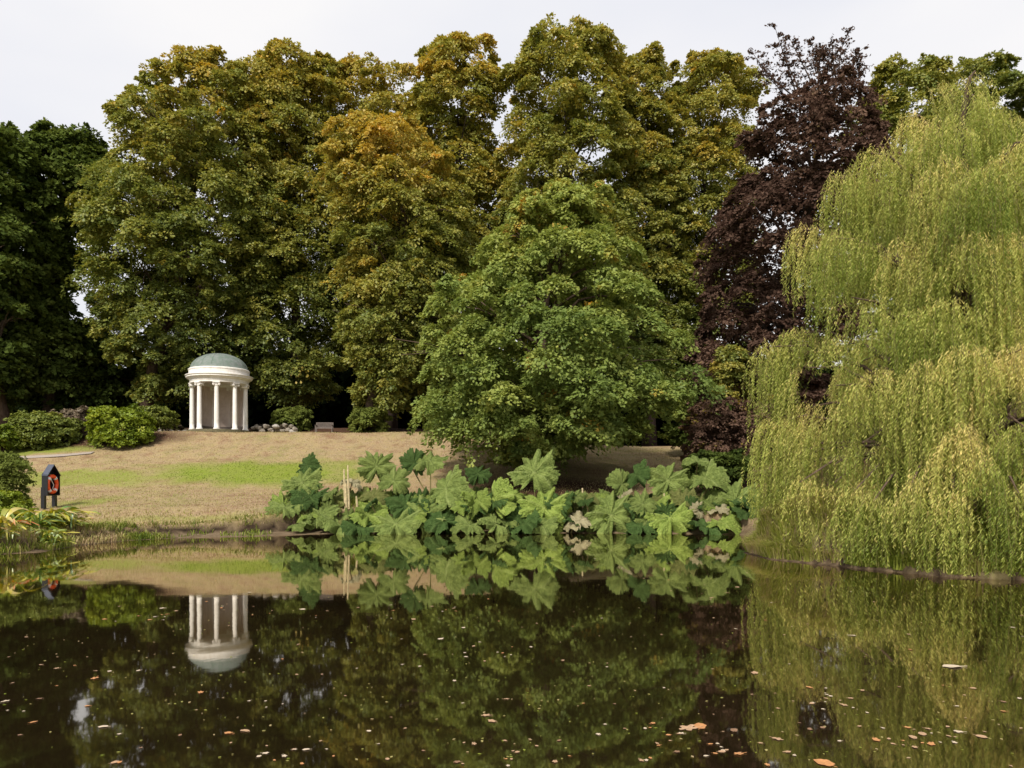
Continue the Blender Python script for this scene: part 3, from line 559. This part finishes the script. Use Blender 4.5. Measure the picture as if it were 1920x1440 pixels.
GM = [gunmat('rhubarb_blue_green', (.11, .16, .036), (.25, .315, .085), (.40, .45, .18)), gunmat('rhubarb_bright', (.16, .235, .04), (.32, .41, .09), (.46, .52, .19)),
      gunmat('rhubarb_dark', (.045, .09, .02), (.09, .155, .04), (.15, .20, .06)), gunmat('rhubarb_pale', (.42, .38, .20), (.58, .52, .33), (.6, .5, .36)), gunmat('rhubarb_yellowing', (.13, .16, .04), (.24, .25, .08), (.34, .30, .12))]
GLV = [gunnera_leaf(100 + i, nl=(9, 7, 11, 9, 7, 11)[i]) for i in range(6)]
GMM = {}
for mi in range(5):
    for li in range(6):
        me = GLV[li].copy(); me.materials.append(GM[mi]); GMM[mi, li] = me
PL = [(560, 'giant rhubarb at the left end of the row, tipped by a dark upright leaf'), (640, 'giant rhubarb with low leaves and dead pale stalks second from the left'),
      (720, 'giant rhubarb raising one tall blue green leaf above the lawn'), (800, 'giant rhubarb with a dark folded leaf in front of the maple edge'), (870, 'giant rhubarb with small high leaf under the maple'),
      (935, 'giant rhubarb with the bright star shaped leaf left of the middle'), (1010, 'giant rhubarb carrying one big leaf high beneath the maple'), (1085, 'giant rhubarb with a pale withered leaf by the water'),
      (1150, 'giant rhubarb with a wide blue green leaf low over the water'), (1245, 'giant rhubarb with bright leaf below and dark leaf above, third from right'), (1315, 'giant rhubarb with pale withered leaves in front of the purple shrub'),
      (1385, 'giant rhubarb at the right end of the row touching the willow')]
plants = {}
for x, lb in PL:
    X = PXX(x, 28.4); plants[x] = tag(empty('giant_rhubarb', (X, 28.4, gz(X, 28.4))), lb, 'plant', 'giant rhubarb plants along the far bank')
g = np.random.default_rng(31)
def gleaf(px_, py_, rp, mi, tilt=None, D=None, plant=None, sq=1.0, yaw=None):
    D = D or (26.9 + (992 - py_) * .0165 + g.uniform(-.15, .15)); P = PX(px_, py_, D)
    pl = plants[min(plants, key=lambda k: abs(k - px_)) if plant is None else plant]; b = np.array(pl.location)
    P[2] = max(P[2], gz(P[0], P[1]) + .15, .18)
    yaw = g.uniform(-.8, .8) if yaw is None else yaw; tilt = g.uniform(.35, 1.05) if tilt is None else tilt   # 0 = leaf lies flat, 1.57 = stands facing the pond
    s = rp / F * D * g.uniform(1.0, 1.1)
    e = link('leaf', GMM[mi, int(g.integers(6))], None, pl)
    rot = Matrix.Rotation(yaw, 3, 'Z') @ Matrix.Rotation(tilt, 3, 'X') @ Matrix.Rotation(g.uniform(-.5, .5), 3, 'Y') @ Matrix.Rotation(g.uniform(-.3, .3), 3, 'Z')
    M4 = Matrix.Translation(Vector(P - b)) @ (rot @ Matrix.Diagonal((s, s * sq, s))).to_4x4(); e.matrix_local = M4
    root_ = np.array([g.uniform(-.25, .25), g.uniform(-.2, .25), 0]); root_[2] = gz(b[0] + root_[0], b[1] + root_[1]) - b[2] - .03
    tip = P - b; nv = np.array(rot @ Vector((0, 0, 1))); md = tip - nv * min(.35, .5 * np.linalg.norm(tip - root_)) - [0, 0, .12]; tip = tip - nv * .02; root_[1] = max(root_[1], tip[1] + .15 if nv[1] < -.3 else root_[1]); root_[2] = gz(b[0] + root_[0], b[1] + root_[1]) - b[2] - .03
    me = MB().tube([root_, root_ * .6 + md * .4 + [0, 0, .05], md, tip], [.035, .028, .024, .02], 6).mesh('stalk')
    inv = M4.inverted(); me.transform(inv); so_ = link('stalk', me, M['gun_stem'], e)
HERO = [(576, 872, 24, 2, 1.2), (566, 905, 36, 0), (535, 952, 34, 0), (582, 932, 36, 2, .8), (602, 966, 33, 0), (640, 984, 42, 0, .5), (618, 925, 20, 0, .4),
        (706, 874, 34, 0, 1.2), (738, 902, 30, 0), (776, 868, 26, 2, 1.3), (806, 864, 32, 0, .6), (760, 948, 32, 2), (792, 966, 42, 0, 1.0), (836, 916, 42, 0, 1.0), (930, 940, 44, 1, 1.15),
        (872, 944, 30, 1), (930, 982, 36, 0, .6), (896, 888, 24, 2), (742, 982, 44, 0, .7), (832, 976, 34, 2, .6), (690, 965, 34, 1), (670, 988, 30, 2, .5), (700, 930, 26, 4),
        (1002, 886, 46, 0, .8), (962, 925, 30, 1), (1020, 952, 46, 1, .95), (1056, 946, 30, 2), (1084, 978, 26, 3, .5), (1146, 966, 48, 0, 1.1), (1192, 890, 32, 2, 1.0), (1166, 908, 26, 0, 1.3),
        (1252, 900, 42, 0, .95), (1322, 896, 38, 0, .7), (1308, 866, 28, 0, .3), (1378, 942, 48, 0, 1.1), (1256, 970, 42, 1, .7), (1350, 978, 34, 1, .5), (1404, 962, 36, 2), (1326, 988, 38, 2, .4),
        (1310, 958, 18, 3, 1.2), (1346, 966, 20, 3, .3), (985, 982, 32, 2), (1015, 985, 30, 0, .5), (1200, 985, 34, 2, .5), (1205, 945, 30, 0), (1095, 940, 24, 4), (880, 985, 30, 0, .5), (560, 982, 26, 0, .5),
        (1080, 930, 22, 0, .5), (1285, 935, 26, 4, .6), (1400, 990, 28, 2, .3), (660, 905, 20, 3, .3), (1172, 925, 14, 3, .2)]
for h in HERO: gleaf(h[0], h[1], h[2], h[3], h[4] if len(h) > 4 else None)
for x in plants:
    for j in range(16):
        px_ = x + g.uniform(-42, 42)
        if px_ < 530: continue
        gleaf(px_, g.uniform(938, 994), g.uniform(14, 30), int(g.choice([0, 0, 1, 1, 2, 2, 2, 4])), g.uniform(.2, 1.3), D=28.0 + g.uniform(-.7, 1.0), plant=x)
# withered stalks standing among the leaves
for x, hh in [(645, 880), (652, 872), (648, 905), (668, 930), (690, 945), (1092, 915), (1245, 925)]:
    pl = plants[min(plants, key=lambda k: abs(k - x))]; D = 28.0; P = PX(x, hh, D); b = np.array(pl.location); z0 = gz(P[0], D)
    MB().tube([(P[0] - b[0] + .05, D - b[1], z0 - b[2] - .02), (P[0] - b[0] + .02, D - b[1], (z0 + P[2]) / 2 - b[2]), (P[0] - b[0], D - b[1], P[2] - b[2])], [.045, .04, .03], 6).build('withered_stalk', simple('straw', (.50, .41, .24), .9, .2, 15) if 'straw' not in bpy.data.materials else bpy.data.materials['straw'], pl)
# small undergrowth between the plants
def blades(name, P, hgt, wd_, lean, tint, mtl, g, label, cat, group=None, bend=.6):
    n = len(P); az = g.uniform(0, 6.28, n) if lean is None else lean; d = np.stack([np.cos(az), np.sin(az), np.zeros(n)], 1); s = np.stack([-np.sin(az), np.cos(az), np.zeros(n)], 1)
    h = hgt[:, None]; w2 = wd_; up = np.array([0, 0, 1.]); b = bend * g.uniform(.4, 1.2, n)[:, None]
    p1 = P + up * h * .6 + d * h * b * .35; p2 = P + up * h * (1 - b * .45) + d * h * b
    v = np.stack([P - s * w2, P + s * w2, p1 + s * w2 * .8, p1 - s * w2 * .8, p2 + s * w2 * .12, p2 - s * w2 * .12], 1).reshape(-1, 3)
    i = np.arange(n)[:, None] * 6; q = np.concatenate([i + [0, 1, 2, 3], i + [3, 2, 4, 5]], 0)
    return tag(link(name, quad_mesh(name, v, q, None, {'tint': np.tile(np.clip(tint, 0, 1), 2)}), mtl), label, cat, group, 'stuff')
M['bank'] = leafmat('bank_grass_blade', [(0, (.14, .19, .03)), (.4, (.32, .36, .07)), (.7, (.50, .47, .18)), (1, (.50, .38, .24))], .4, 0)
M['grass'] = leafmat('grass_blade', [(0, (.10, .15, .02)), (.4, (.24, .28, .05)), (.7, (.38, .34, .13)), (1, (.42, .31, .19))], .35, .01)
g = np.random.default_rng(51)
n = 9000; x = g.uniform(-8, 9, n); y = g.uniform(27.9, 30.0, n); P = np.stack([x, y, ground(x, y) - .02], 1)
blades('undergrowth', P, g.uniform(.15, .5, n), .02, None, .35 + g.normal(size=n) * .25, M['grass'], g, 'tangled weeds and dry stems between the giant leaves', 'undergrowth')
n = 60000; x = g.uniform(-24, 9, n); y = 25 + g.uniform(0, 1, n) ** 1.3 * 20; s = pond_sd(x, y); ok = (s > .9); x, y = x[ok], y[ok]; n = len(x)
gr_ = np.clip(1 - np.hypot((x + 11.5) / 6.2, (y - 36.6) / 2.6), 0, .3) / .3
blades('lawn_grass', np.stack([x, y, ground(x, y) - .01], 1), g.uniform(.03, .09, n) + .04 * (y < 27.5), .012, None, .80 - .70 * gr_ + .15 * snoise(x, y, 9, .7) + g.normal(size=n) * .16, M['grass'], g, 'short dry grass on the worn lawn', 'grass')
# long grass hanging over the bank in front of the willow
n = 90000; x = g.uniform(5.9, 11.5, n); y = g.uniform(14, 25, n); s = pond_sd(x, y); ok = (s > .12) & (s < 2.4); x, y = x[ok], y[ok]; s = s[ok]; n = len(x)
e_ = .05; gxx = (pond_sd(x + e_, y) - pond_sd(x - e_, y)); gyy = (pond_sd(x, y + e_) - pond_sd(x, y - e_)); az = np.arctan2(-gyy, -gxx) + g.normal(size=n) * .7
blades('bank_grass', np.stack([x, y, ground(x, y)], 1), g.uniform(.25, .62, n) * np.clip(.6 + s, .6, 1), .013, az, .50 + .30 * snoise(x, y, 2, .5) + g.normal(size=n) * .2, M['bank'], g, 'long pale grass drooping over the water edge below the willow', 'grass', None, .8)
n = 40000; x = g.uniform(-13, 8, n); y = g.uniform(23.5, 28.6, n); s = pond_sd(x, y) - np.interp(x, [-14, -12, 5, 7.5], [.3, .85, .8, .25]); ok = (s > .06) & (s < .34); x, y, s = x[ok], y[ok], s[ok]; n = len(x)
blades('bank_fringe', np.stack([x, y, ground(x, y) - .01], 1), g.uniform(.06, .22, n) * (1 + .6 * snoise(x, y, 3, .4)), .009, -1.57 + g.normal(size=n) * .8, .62 + .25 * snoise(x, y, 6, .6) + g.normal(size=n) * .15, M['grass'], g, 'dry grass fringe hanging over the edge of the muddy bank', 'grass', None, .9)
n = 16000; x = g.uniform(-16, -11.2, n); y = g.uniform(18, 25, n); s = pond_sd(x, y); ok = (s > .02) & (s < 1.8) & (snoise(x, y, 5, .45) > -.35); x, y = x[ok], y[ok]; n = len(x)
blades('shore_grass', np.stack([x, y, ground(x, y) - .01], 1), g.uniform(.08, .34, n), .013, None, .45 + .35 * snoise(x, y, 2, .5) + g.normal(size=n) * .18, M['grass'], g, 'rough grass and dead leaves covering the left shore below the life ring', 'grass', None, .8)
n = 2600; x = g.uniform(-13.2, -8.5, n); y = g.uniform(22, 27, n); s = pond_sd(x, y); ok = (s > .02) & (s < 1.1) & (snoise(x, y, 8, .5) > .15); x, y = x[ok], y[ok]; n = len(x)
blades('shore_weeds', np.stack([x, y, ground(x, y)], 1), g.uniform(.06, .24, n), .015, None, .2 + g.normal(size=n) * .15, M['grass'], g, 'small green weeds sprouting on the muddy shore', 'weeds')

# ------------------------------------------------------------------ yellowing strap leaved plants by the left shore
M['strap'] = leafmat('strap_leaf', [(0, (.10, .19, .03)), (.35, (.24, .30, .045)), (.65, (.48, .42, .04)), (.85, (.50, .40, .20)), (1, (.60, .20, .06))], .3, .08, .4)
def strap_plant(label, px_, py_, D, nleaf, size, tb, seed):
    g = np.random.default_rng(seed); X = PXX(px_, D); base = (X, D, max(gz(X, D), -.02)); root = tag(empty('skunk_cabbage', base), label, 'plant', 'yellowing strap leaved plants on the left shore')
    for i in range(nleaf):
        az = g.uniform(0, 6.28); L_ = size * g.uniform(.6, 1.15); rise = g.uniform(.35, 1.0); W = L_ * g.uniform(.05, .09); n_ = 9
        t_ = np.linspace(0, 1, n_); hor = L_ * (.16 * t_ + .50 * t_ ** 2); zz = L_ * rise * (1.9 * t_ - 1.45 * t_ ** 2); bx = g.normal() * .12
        w_ = W * np.sin(np.pi * t_ ** .75) ** .9 * (.25 + .9 * t_) * g.uniform(.6, 1.3) + .006
        d = np.array([math.cos(az), math.sin(az), 0]); s = np.array([-math.sin(az), math.cos(az), 0]); s = nrm(s + g.normal(size=3) * .35); v = []; kx = g.normal() * .12
        for j in range(n_):
            hor[j] += 0; bx += kx * t_[j] * .25
            c0 = d * (hor[j] + bx) + np.array([0, 0, max(zz[j], .01 * j)]) + s * bx * 1.2; wav = .012 * math.sin(j * 1.7 + i)
            v += [c0 - s * w_[j] + [0, 0, w_[j] * .35 + wav], c0 - [0, 0, 0], c0 + s * w_[j] + [0, 0, w_[j] * .35 - wav]]
        f = [(j * 3 + k, j * 3 + k + 1, j * 3 + k + 4, j * 3 + k + 3) for j in range(n_ - 1) for k in (0, 1)]
        tn = np.clip(tb + g.normal() * .18 + np.repeat(np.linspace(-.05, .15, n_ - 1), 2) + g.normal(size=len(f)) * .05, 0, 1)
        link('leaf', quad_mesh('leaf', np.array(v), f, None, {'tint': tn}), M['strap'], root, True)
strap_plant('yellow green strap leaved plant drooping over the left shore, largest of its kind', 98, 1022, 22.7, 120, 1.2, .34, 1)
strap_plant('greener strap leaved plant just left of the largest yellow one', 62, 1024, 21.9, 50, 1.0, .25, 2)
strap_plant('orange and green strap leaved plant cut by the left picture edge', 2, 1035, 20.0, 50, 1.1, .5, 3)
strap_plant('low green and straw coloured strap leaved plant trailing into the water below the largest one', 92, 1036, 21.2, 60, .75, .3, 7)
strap_plant('small yellow strap leaved plant at the right foot of the largest one', 134, 1022, 23.1, 40, .75, .34, 4)

# ------------------------------------------------------------------ the round temple
TX, TY = PXX(411.5, 46), 46.0; TZ = 4.98
temple = tag(empty('round_temple', (TX, TY, TZ)), 'white round garden temple with columns and a green copper dome', 'temple'); temple.scale = (.96, .96, 1)
seg = 72
MB().lathe([(0, .0), (1.95, .0), (1.95, -.10), (2.12, -.10), (2.12, -.7)], seg).build('steps', M['step'], temple)
cent = [-86, -46, -6, 34, 74, 114, 154, 194, 234]
view = math.atan2(-TY, -TX)      # direction from the temple to the pond's far side
for a in cent:
    th = view + R(a); cx_, cy_ = 1.62 * math.cos(th), 1.62 * math.sin(th)
    H = 2.60
    prof = [(.155, .10)] + [(.150 - .024 * (t_ ** 1.6), .10 + (H - .10) * t_) for t_ in np.linspace(0, 1, 9)]
    co = MB().lathe(prof, 24, (cx_, cy_)).build('column', M['white'], temple, True)
    MB().lathe([(0.0, 0.002), (.20, 0.002), (.205, .04), (.19, .07), (.165, .085), (.17, .11), (.15, .12), (0, .12)], 24, (cx_, cy_)).build('column_base', M['white'], co)
    cp = MB(); cp.lathe([(.122, H - .01), (.15, H), (.15, H + .03), (.14, H + .05), (.17, H + .10), (.17, H + .14), (0, H + .14)], 24, (cx_, cy_))
    tx_, ty_ = -math.sin(th), math.cos(th); rx_, ry_ = math.cos(th), math.sin(th)
    for s in (-1, 1):    # the two scrolls of the capital
        cen_ = np.array([cx_ + s * .165 * tx_, cy_ + s * .165 * ty_, H + .09]); rd = np.array([rx_, ry_, 0])
        cp.tube([cen_ - rd * .17, cen_ + rd * .17], .072, 12)
        cp.tube([cen_ + rd * .165, cen_ + rd * .19], .03, 8)
    cp.box((cx_, cy_, H + .20), (.21, .21, .035), th)
    cp.build('capital', M['white'], co)
# curved back wall with pilaster strips, open towards the pond
w0, w1 = view + R(97), view + R(263)
wl = MB().lathe([(1.50, .0), (1.50, 2.84), (1.62 - .04, 2.84), (1.62 - .04, .0)], 40, (0, 0), w0, w1, True).build('back_wall', M['cream'], temple, False)
for a in np.linspace(101, 259, 13):
    th = view + R(a); MB().box((1.485 * math.cos(th), 1.485 * math.sin(th), 1.5), (.015, .05, 1.33), th).build('pilaster', M['cream'], wl)
MB().lathe([(1.12, .02), (1.12, .26), (1.10, .26), (1.10, .32), (1.495, .32), (1.495, .02)], 36, (0, 0), view + R(105), view + R(255), True).build('bench_seat', M['bench'], temple)
MB().lathe([(1.46, 2.84), (1.77, 2.84), (1.77, 2.93), (1.785, 2.94), (1.785, 3.03), (1.80, 3.05), (1.46, 3.05)], seg, close=True).build('architrave', M['white'], temple)
MB().lathe([(1.5, 3.052), (1.80, 3.052), (1.86, 3.09), (1.87, 3.12), (1.97, 3.16), (2.0, 3.18), (2.0, 3.25), (2.05, 3.29), (2.05, 3.33), (1.9, 3.36), (1.5, 3.36)], seg, close=True).build('cornice', M['white'], temple)
MB().lathe([(1.5, 3.362), (1.86, 3.362), (1.86, 3.40), (1.83, 3.42), (1.83, 3.62), (1.86, 3.64), (1.86, 3.70), (1.80, 3.74), (1.5, 3.74)], seg, close=True).build('parapet', M['white'], temple)
dome = [(1.76 * math.cos(t_), 3.66 + 1.08 * math.sin(t_)) for t_ in np.linspace(0, math.pi / 2 - .001, 18)]
dm = MB().lathe([(1.79, 3.66), (1.79, 3.78), (1.77, 3.79)] + dome[2:], seg).build('dome', M['lead'], temple, True)
for k in range(16):
    th = k * math.pi / 8 + .1; MB().tube([((r_ + .003) * math.cos(th), (r_ + .003) * math.sin(th), z_ + .003) for r_, z_ in dome[2:-1]], .012, 5).build('seam', M['lead'], dm)
MB().lathe([(0, 3.0), (1.48, 3.0), (1.48, 2.98), (0, 2.98)], 48).build('ceiling', M['white'], temple)

# ------------------------------------------------------------------ garden bench
BX, BY = PXX(608, 47.6), 47.6; bn = tag(empty('garden_bench', (BX, BY, gz(BX, BY)), .04), 'weathered grey slatted wooden bench standing behind the lawn under the limes', 'bench')
for sx in (-1, 1):
    MB().box((sx * .6, .22, .44), (.03, .03, .46)).build('leg', M['bench'], bn); MB().box((sx * .6, -.22, .30), (.03, .03, .32)).build('leg', M['bench'], bn)
    MB().box((sx * .6, -.02, .64), (.035, .27, .018)).build('armrest', M['bench'], bn)
s = MB(); [s.box((0, -.2 + k * .085, .42), (.575, .035, .014)) for k in range(5)]; s.box((0, -.235, .37), (.57, .015, .03)); s.build('seat', M['bench'], bn)
s = MB(); s.box((0, .22, .87), (.572, .02, .035)); s.box((0, .22, .50), (.572, .02, .025)); [s.box((-.52 + k * .08, .22, .68), (.026, .012, .155)) for k in range(14)]; s.build('backrest', M['bench'], bn)

bn.scale = (.86, .86, .74)
# ------------------------------------------------------------------ life ring stand, its open front turned along the bank
LX, LY = PXX(96, 28.2), 28.2; LZ = gz(LX, LY); st = tag(empty('life_ring_stand', (LX, LY, LZ)), 'black wooden life ring housing with pitched roof on two posts by the pond', 'life ring stand')
for sy in (-1, 1): MB().box((-.08, sy * .33, .38), (.065, .065, .40)).build('post', M['black'], st)
MB().box((-.10, 0, .86), (.02, .385, .40)).add([(-.12, -.385, 1.262), (-.12, .385, 1.262), (-.12, 0, 1.60), (-.08, -.385, 1.262), (-.08, .385, 1.262), (-.08, 0, 1.60)], [(2, 1, 0), (3, 4, 5), (0, 1, 4, 3), (1, 2, 5, 4), (2, 0, 3, 5)]).build('back_panel', M['black'], st)
for sy in (-1, 1): MB().box((.01, sy * .375, .86), (.09, .014, .40)).build('side_panel', M['black'], st)
MB().box((.01, 0, .47), (.09, .36, .014)).build('shelf', M['black'], st)
for sy, mm in ((-1, 'black_skylit'), (1, 'black')):  # left slope takes the colour with the sky light painted in
    v = [(-.11, 0, 1.64), (.12, 0, 1.64), (.12, sy * .40, 1.24), (-.11, sy * .40, 1.24)]; v2 = [(a, b, c_ - .035) for a, b, c_ in v]
    MB().add(v + v2, [(0, 1, 2, 3), (7, 6, 5, 4), (0, 4, 5, 1), (1, 5, 6, 2), (2, 6, 7, 3), (3, 7, 4, 0)]).build('roof_panel', M[mm], st)
lb = tag(empty('lifebuoy', (LX + .035, LY, LZ + .89)), 'orange life ring with white bands hanging in the black housing', 'life ring')
def ring(a0, a1, r, R_=.27, n=40):
    pts_ = [(0, R_ * math.cos(a), R_ * 1.12 * math.sin(a)) for a in np.linspace(a0, a1, n)]; return MB().tube(pts_, r, 12)
ring(0, 2 * math.pi, .072, n=49).build('ring', M['orange'], lb, True)
for a in (50, 140, 230, 310): ring(R(a - 9), R(a + 9), .0745, n=6).build('band', M['band'], lb, True)
MB().tube([(.0, -.1, .28), (.03, -.06, .1), (.03, .05, -.02), (.02, .0, -.16), (.05, .1, -.30)], .014, 6).build('rope', M['band'], lb, True)

# ------------------------------------------------------------------ rockery stones beside the temple
def stone_mesh(seed):
    g = np.random.default_rng(seed); mb = MB(); n, m_ = 8, 10; v = []
    for i in range(n + 1):
        for k in range(m_):
            a, b = math.pi * i / n, 2 * math.pi * k / m_; p = np.array([math.sin(a) * math.cos(b), math.sin(a) * math.sin(b), math.cos(a)]); rr = 1 + .16 * math.sin(3 * p[0] + seed) + .14 * math.sin(4 * p[1] + 2 * seed) + .1 * math.sin(5 * p[2] + seed * 3)
            v.append(p * rr * [1, .8, .6])
    return mb.add(v, [(i * m_ + k, (i + 1) * m_ + k, (i + 1) * m_ + (k + 1) % m_, i * m_ + (k + 1) % m_) for i in range(n) for k in range(m_)]).mesh('rock')
SM = [stone_mesh(i) for i in range(5)]; SW = [stone_mesh(i + 9) for i in range(3)]
for x_ in SM: x_.materials.append(M['rock'])
for x_ in SW: x_.materials.append(M['rockw'])
g = np.random.default_rng(3)
def stone(px_, py_, s, me, label, group=None, D=47.2):
    X = PXX(px_, D); o = bpy.data.objects.new('rock', me); COL.objects.link(o); o.location = (X, D, max(gz(X, D) + s * .25, PX(px_, py_, D)[2])); o.scale = (s, s, s); o.rotation_euler = (0, 0, g.uniform(0, 6)); tag(o, label, 'rock', group)
for i in range(12): stone(284 + i * 6 + g.uniform(-2, 2), 806 + g.uniform(-2, 6), g.uniform(.12, .2), SM[i % 5], 'small grey brown rockery stone in the row left of the temple', 'rockery stones left of the temple')
for i in range(14): stone(474 + i * 6 + g.uniform(-2, 2), 800 + g.uniform(-4, 12), g.uniform(.12, .24), SM[i % 5], 'brown rockery stone between the temple and the bench', 'rockery stones right of the temple')
stone(518, 800, .26, SW[0], 'pale rock nearer the temple of the two white ones right of it'); stone(549, 813, .26, SW[1], 'pale rock nearer the bench of the two white ones right of the temple')
shrub('rockery_plant', 'low brown tinged plant among the stones right of the temple', 492, 802, 20, 10, 48, 'heath', .15, .12, 24, .3, seed=61, cat='plant')
shrub('rockery_plant', 'low reddish brown plant among the stones close to the pale rocks', 536, 804, 14, 10, 48, 'heath', .25, .12, 18, .3, seed=62, cat='plant')
shrub('rockery_plant', 'low brown plant among the stones left of the temple', 325, 801, 26, 9, 48, 'heath', .1, .12, 24, .3, seed=63, cat='plant')

# ------------------------------------------------------------------ fallen leaves floating on the pond
def float_mesh(seed, lob):
    g = np.random.default_rng(seed); n = 22; V = [(0, 0, .006)]
    for k in range(n):
        a = 2 * math.pi * k / n; r = (1 - lob) + lob * abs(math.cos(a * 2.5)) + .06 * g.normal(); V.append((r * math.cos(a), .75 * r * math.sin(a), .003 + .10 * max(0, math.sin(a + seed)) ** 2 * r + .02 * g.uniform()))
    return MB().add(V, [(0, 1 + k, 1 + (k + 1) % n) for k in range(n)]).tube([(0, 0, .01), (-.9, .1, .02), (-1.5, .25, .06)], .03, 4).mesh('floating_leaf')
FC = [('tan', (.42, .27, .16)), ('orange', (.48, .23, .09)), ('pale', (.55, .45, .33)), ('brown', (.24, .14, .08))]
FM = {}
for nm, c_ in FC:
    mm = simple('floating_leaf_' + nm, c_, .6, .15, 3, 0)
    for k in range(3):
        me = float_mesh(k + len(FM), (.1, .4, .55)[k]); me.materials.append(mm); FM[nm, k] = me
g = np.random.default_rng(12)
def fleaf(px_, py_, size, nm, label, group=None):
    D = CAMH * F / (py_ - HOR); o = bpy.data.objects.new('floating_leaf', FM[nm, int(g.integers(3))]); COL.objects.link(o); o.location = (PXX(px_, D), D, .004); o.scale = (size,) * 3; o.rotation_euler = (0, 0, g.uniform(0, 6.28)); tag(o, label, 'leaf', group)
LB = {'tan': 'tan fallen leaf floating on the dark pond', 'orange': 'orange fallen leaf floating on the dark pond', 'pale': 'pale fallen leaf floating on the dark pond', 'brown': 'brown fallen leaf floating on the dark pond'}
cnt = 0; drift = [(g.uniform(100, 1900), g.uniform(1070, 1420)) for _ in range(16)]
while cnt < 288:
    px_, py_ = g.uniform(0, 1920), g.uniform(1030, 1438)
    if g.uniform() < .45:
        dx_, dy_ = drift[int(g.integers(16))]; px_, py_ = dx_ + g.normal() * 60, dy_ + g.normal() * 14
        if not (0 < px_ < 1920 and 1030 < py_ < 1438): continue
    if g.uniform() > .45 + .55 * (px_ / 1920): continue
    D = CAMH * F / (py_ - HOR)
    if pond_sd(np.array([PXX(px_, D)]), np.array([D]))[0] > -.25: continue
    nm = g.choice(['tan', 'orange', 'pale', 'brown'], p=[.4, .25, .25, .1]); fleaf(px_, py_, g.choice([.014, .02, .028, .04], p=[.35, .35, .2, .1]) * (1.15 if D > 9 else 1), nm, LB[nm], nm + ' leaves scattered over the pond'); cnt += 1
fleaf(1290, 1366, .085, 'tan', 'large tan leaf floating at the front right of the middle'); fleaf(1312, 1362, .07, 'orange', 'orange leaf overlapping the large tan one near the front')
fleaf(1785, 1250, .10, 'pale', 'long pale curled leaf floating before the willow reflection'); fleaf(1545, 1431, .07, 'orange', 'orange leaf floating at the bottom edge right of the middle')
fleaf(1385, 1414, .045, 'orange', 'bright orange leaf near the bottom, left of its neighbour at the edge'); fleaf(1458, 1386, .045, 'tan', 'tan leaf floating above the bright orange one at the front'); fleaf(178, 1272, .055, 'orange', 'wide orange leaf floating at the left below the ring reflection')
fleaf(1415, 1262, .05, 'tan', 'tan leaf floating just below the willow reflection edge')
# fine specks and duckweed drifting on the water
g = np.random.default_rng(14); n = 5200; py_ = 905 + 95 + g.uniform(0, 1, n) ** 1.6 * 430; D = CAMH * F / (py_ - HOR); x = (g.uniform(0, 1920, n) - 960) / F * D; s = pond_sd(x, D)
edge = g.uniform(size=n) < np.where(s > -1.2, 1.0, .20); ok = (s < -.03) & edge; x, D = x[ok], D[ok]; n = len(x)
a = g.uniform(0, 6.28, n); sz = g.uniform(.006, .018, n)
tag(leaves('floating_specks', np.stack([x, D, np.full(n, .005)], 1), np.tile([0, 0, 1.], (n, 1)), np.stack([np.cos(a), np.sin(a), 0 * a], 1), sz * 2, sz * 1.4, g.uniform(.2, 1, n), M['grass'], fold=.02),
    'tiny leaf crumbs and specks drifting on the pond', 'debris', None, 'stuff')
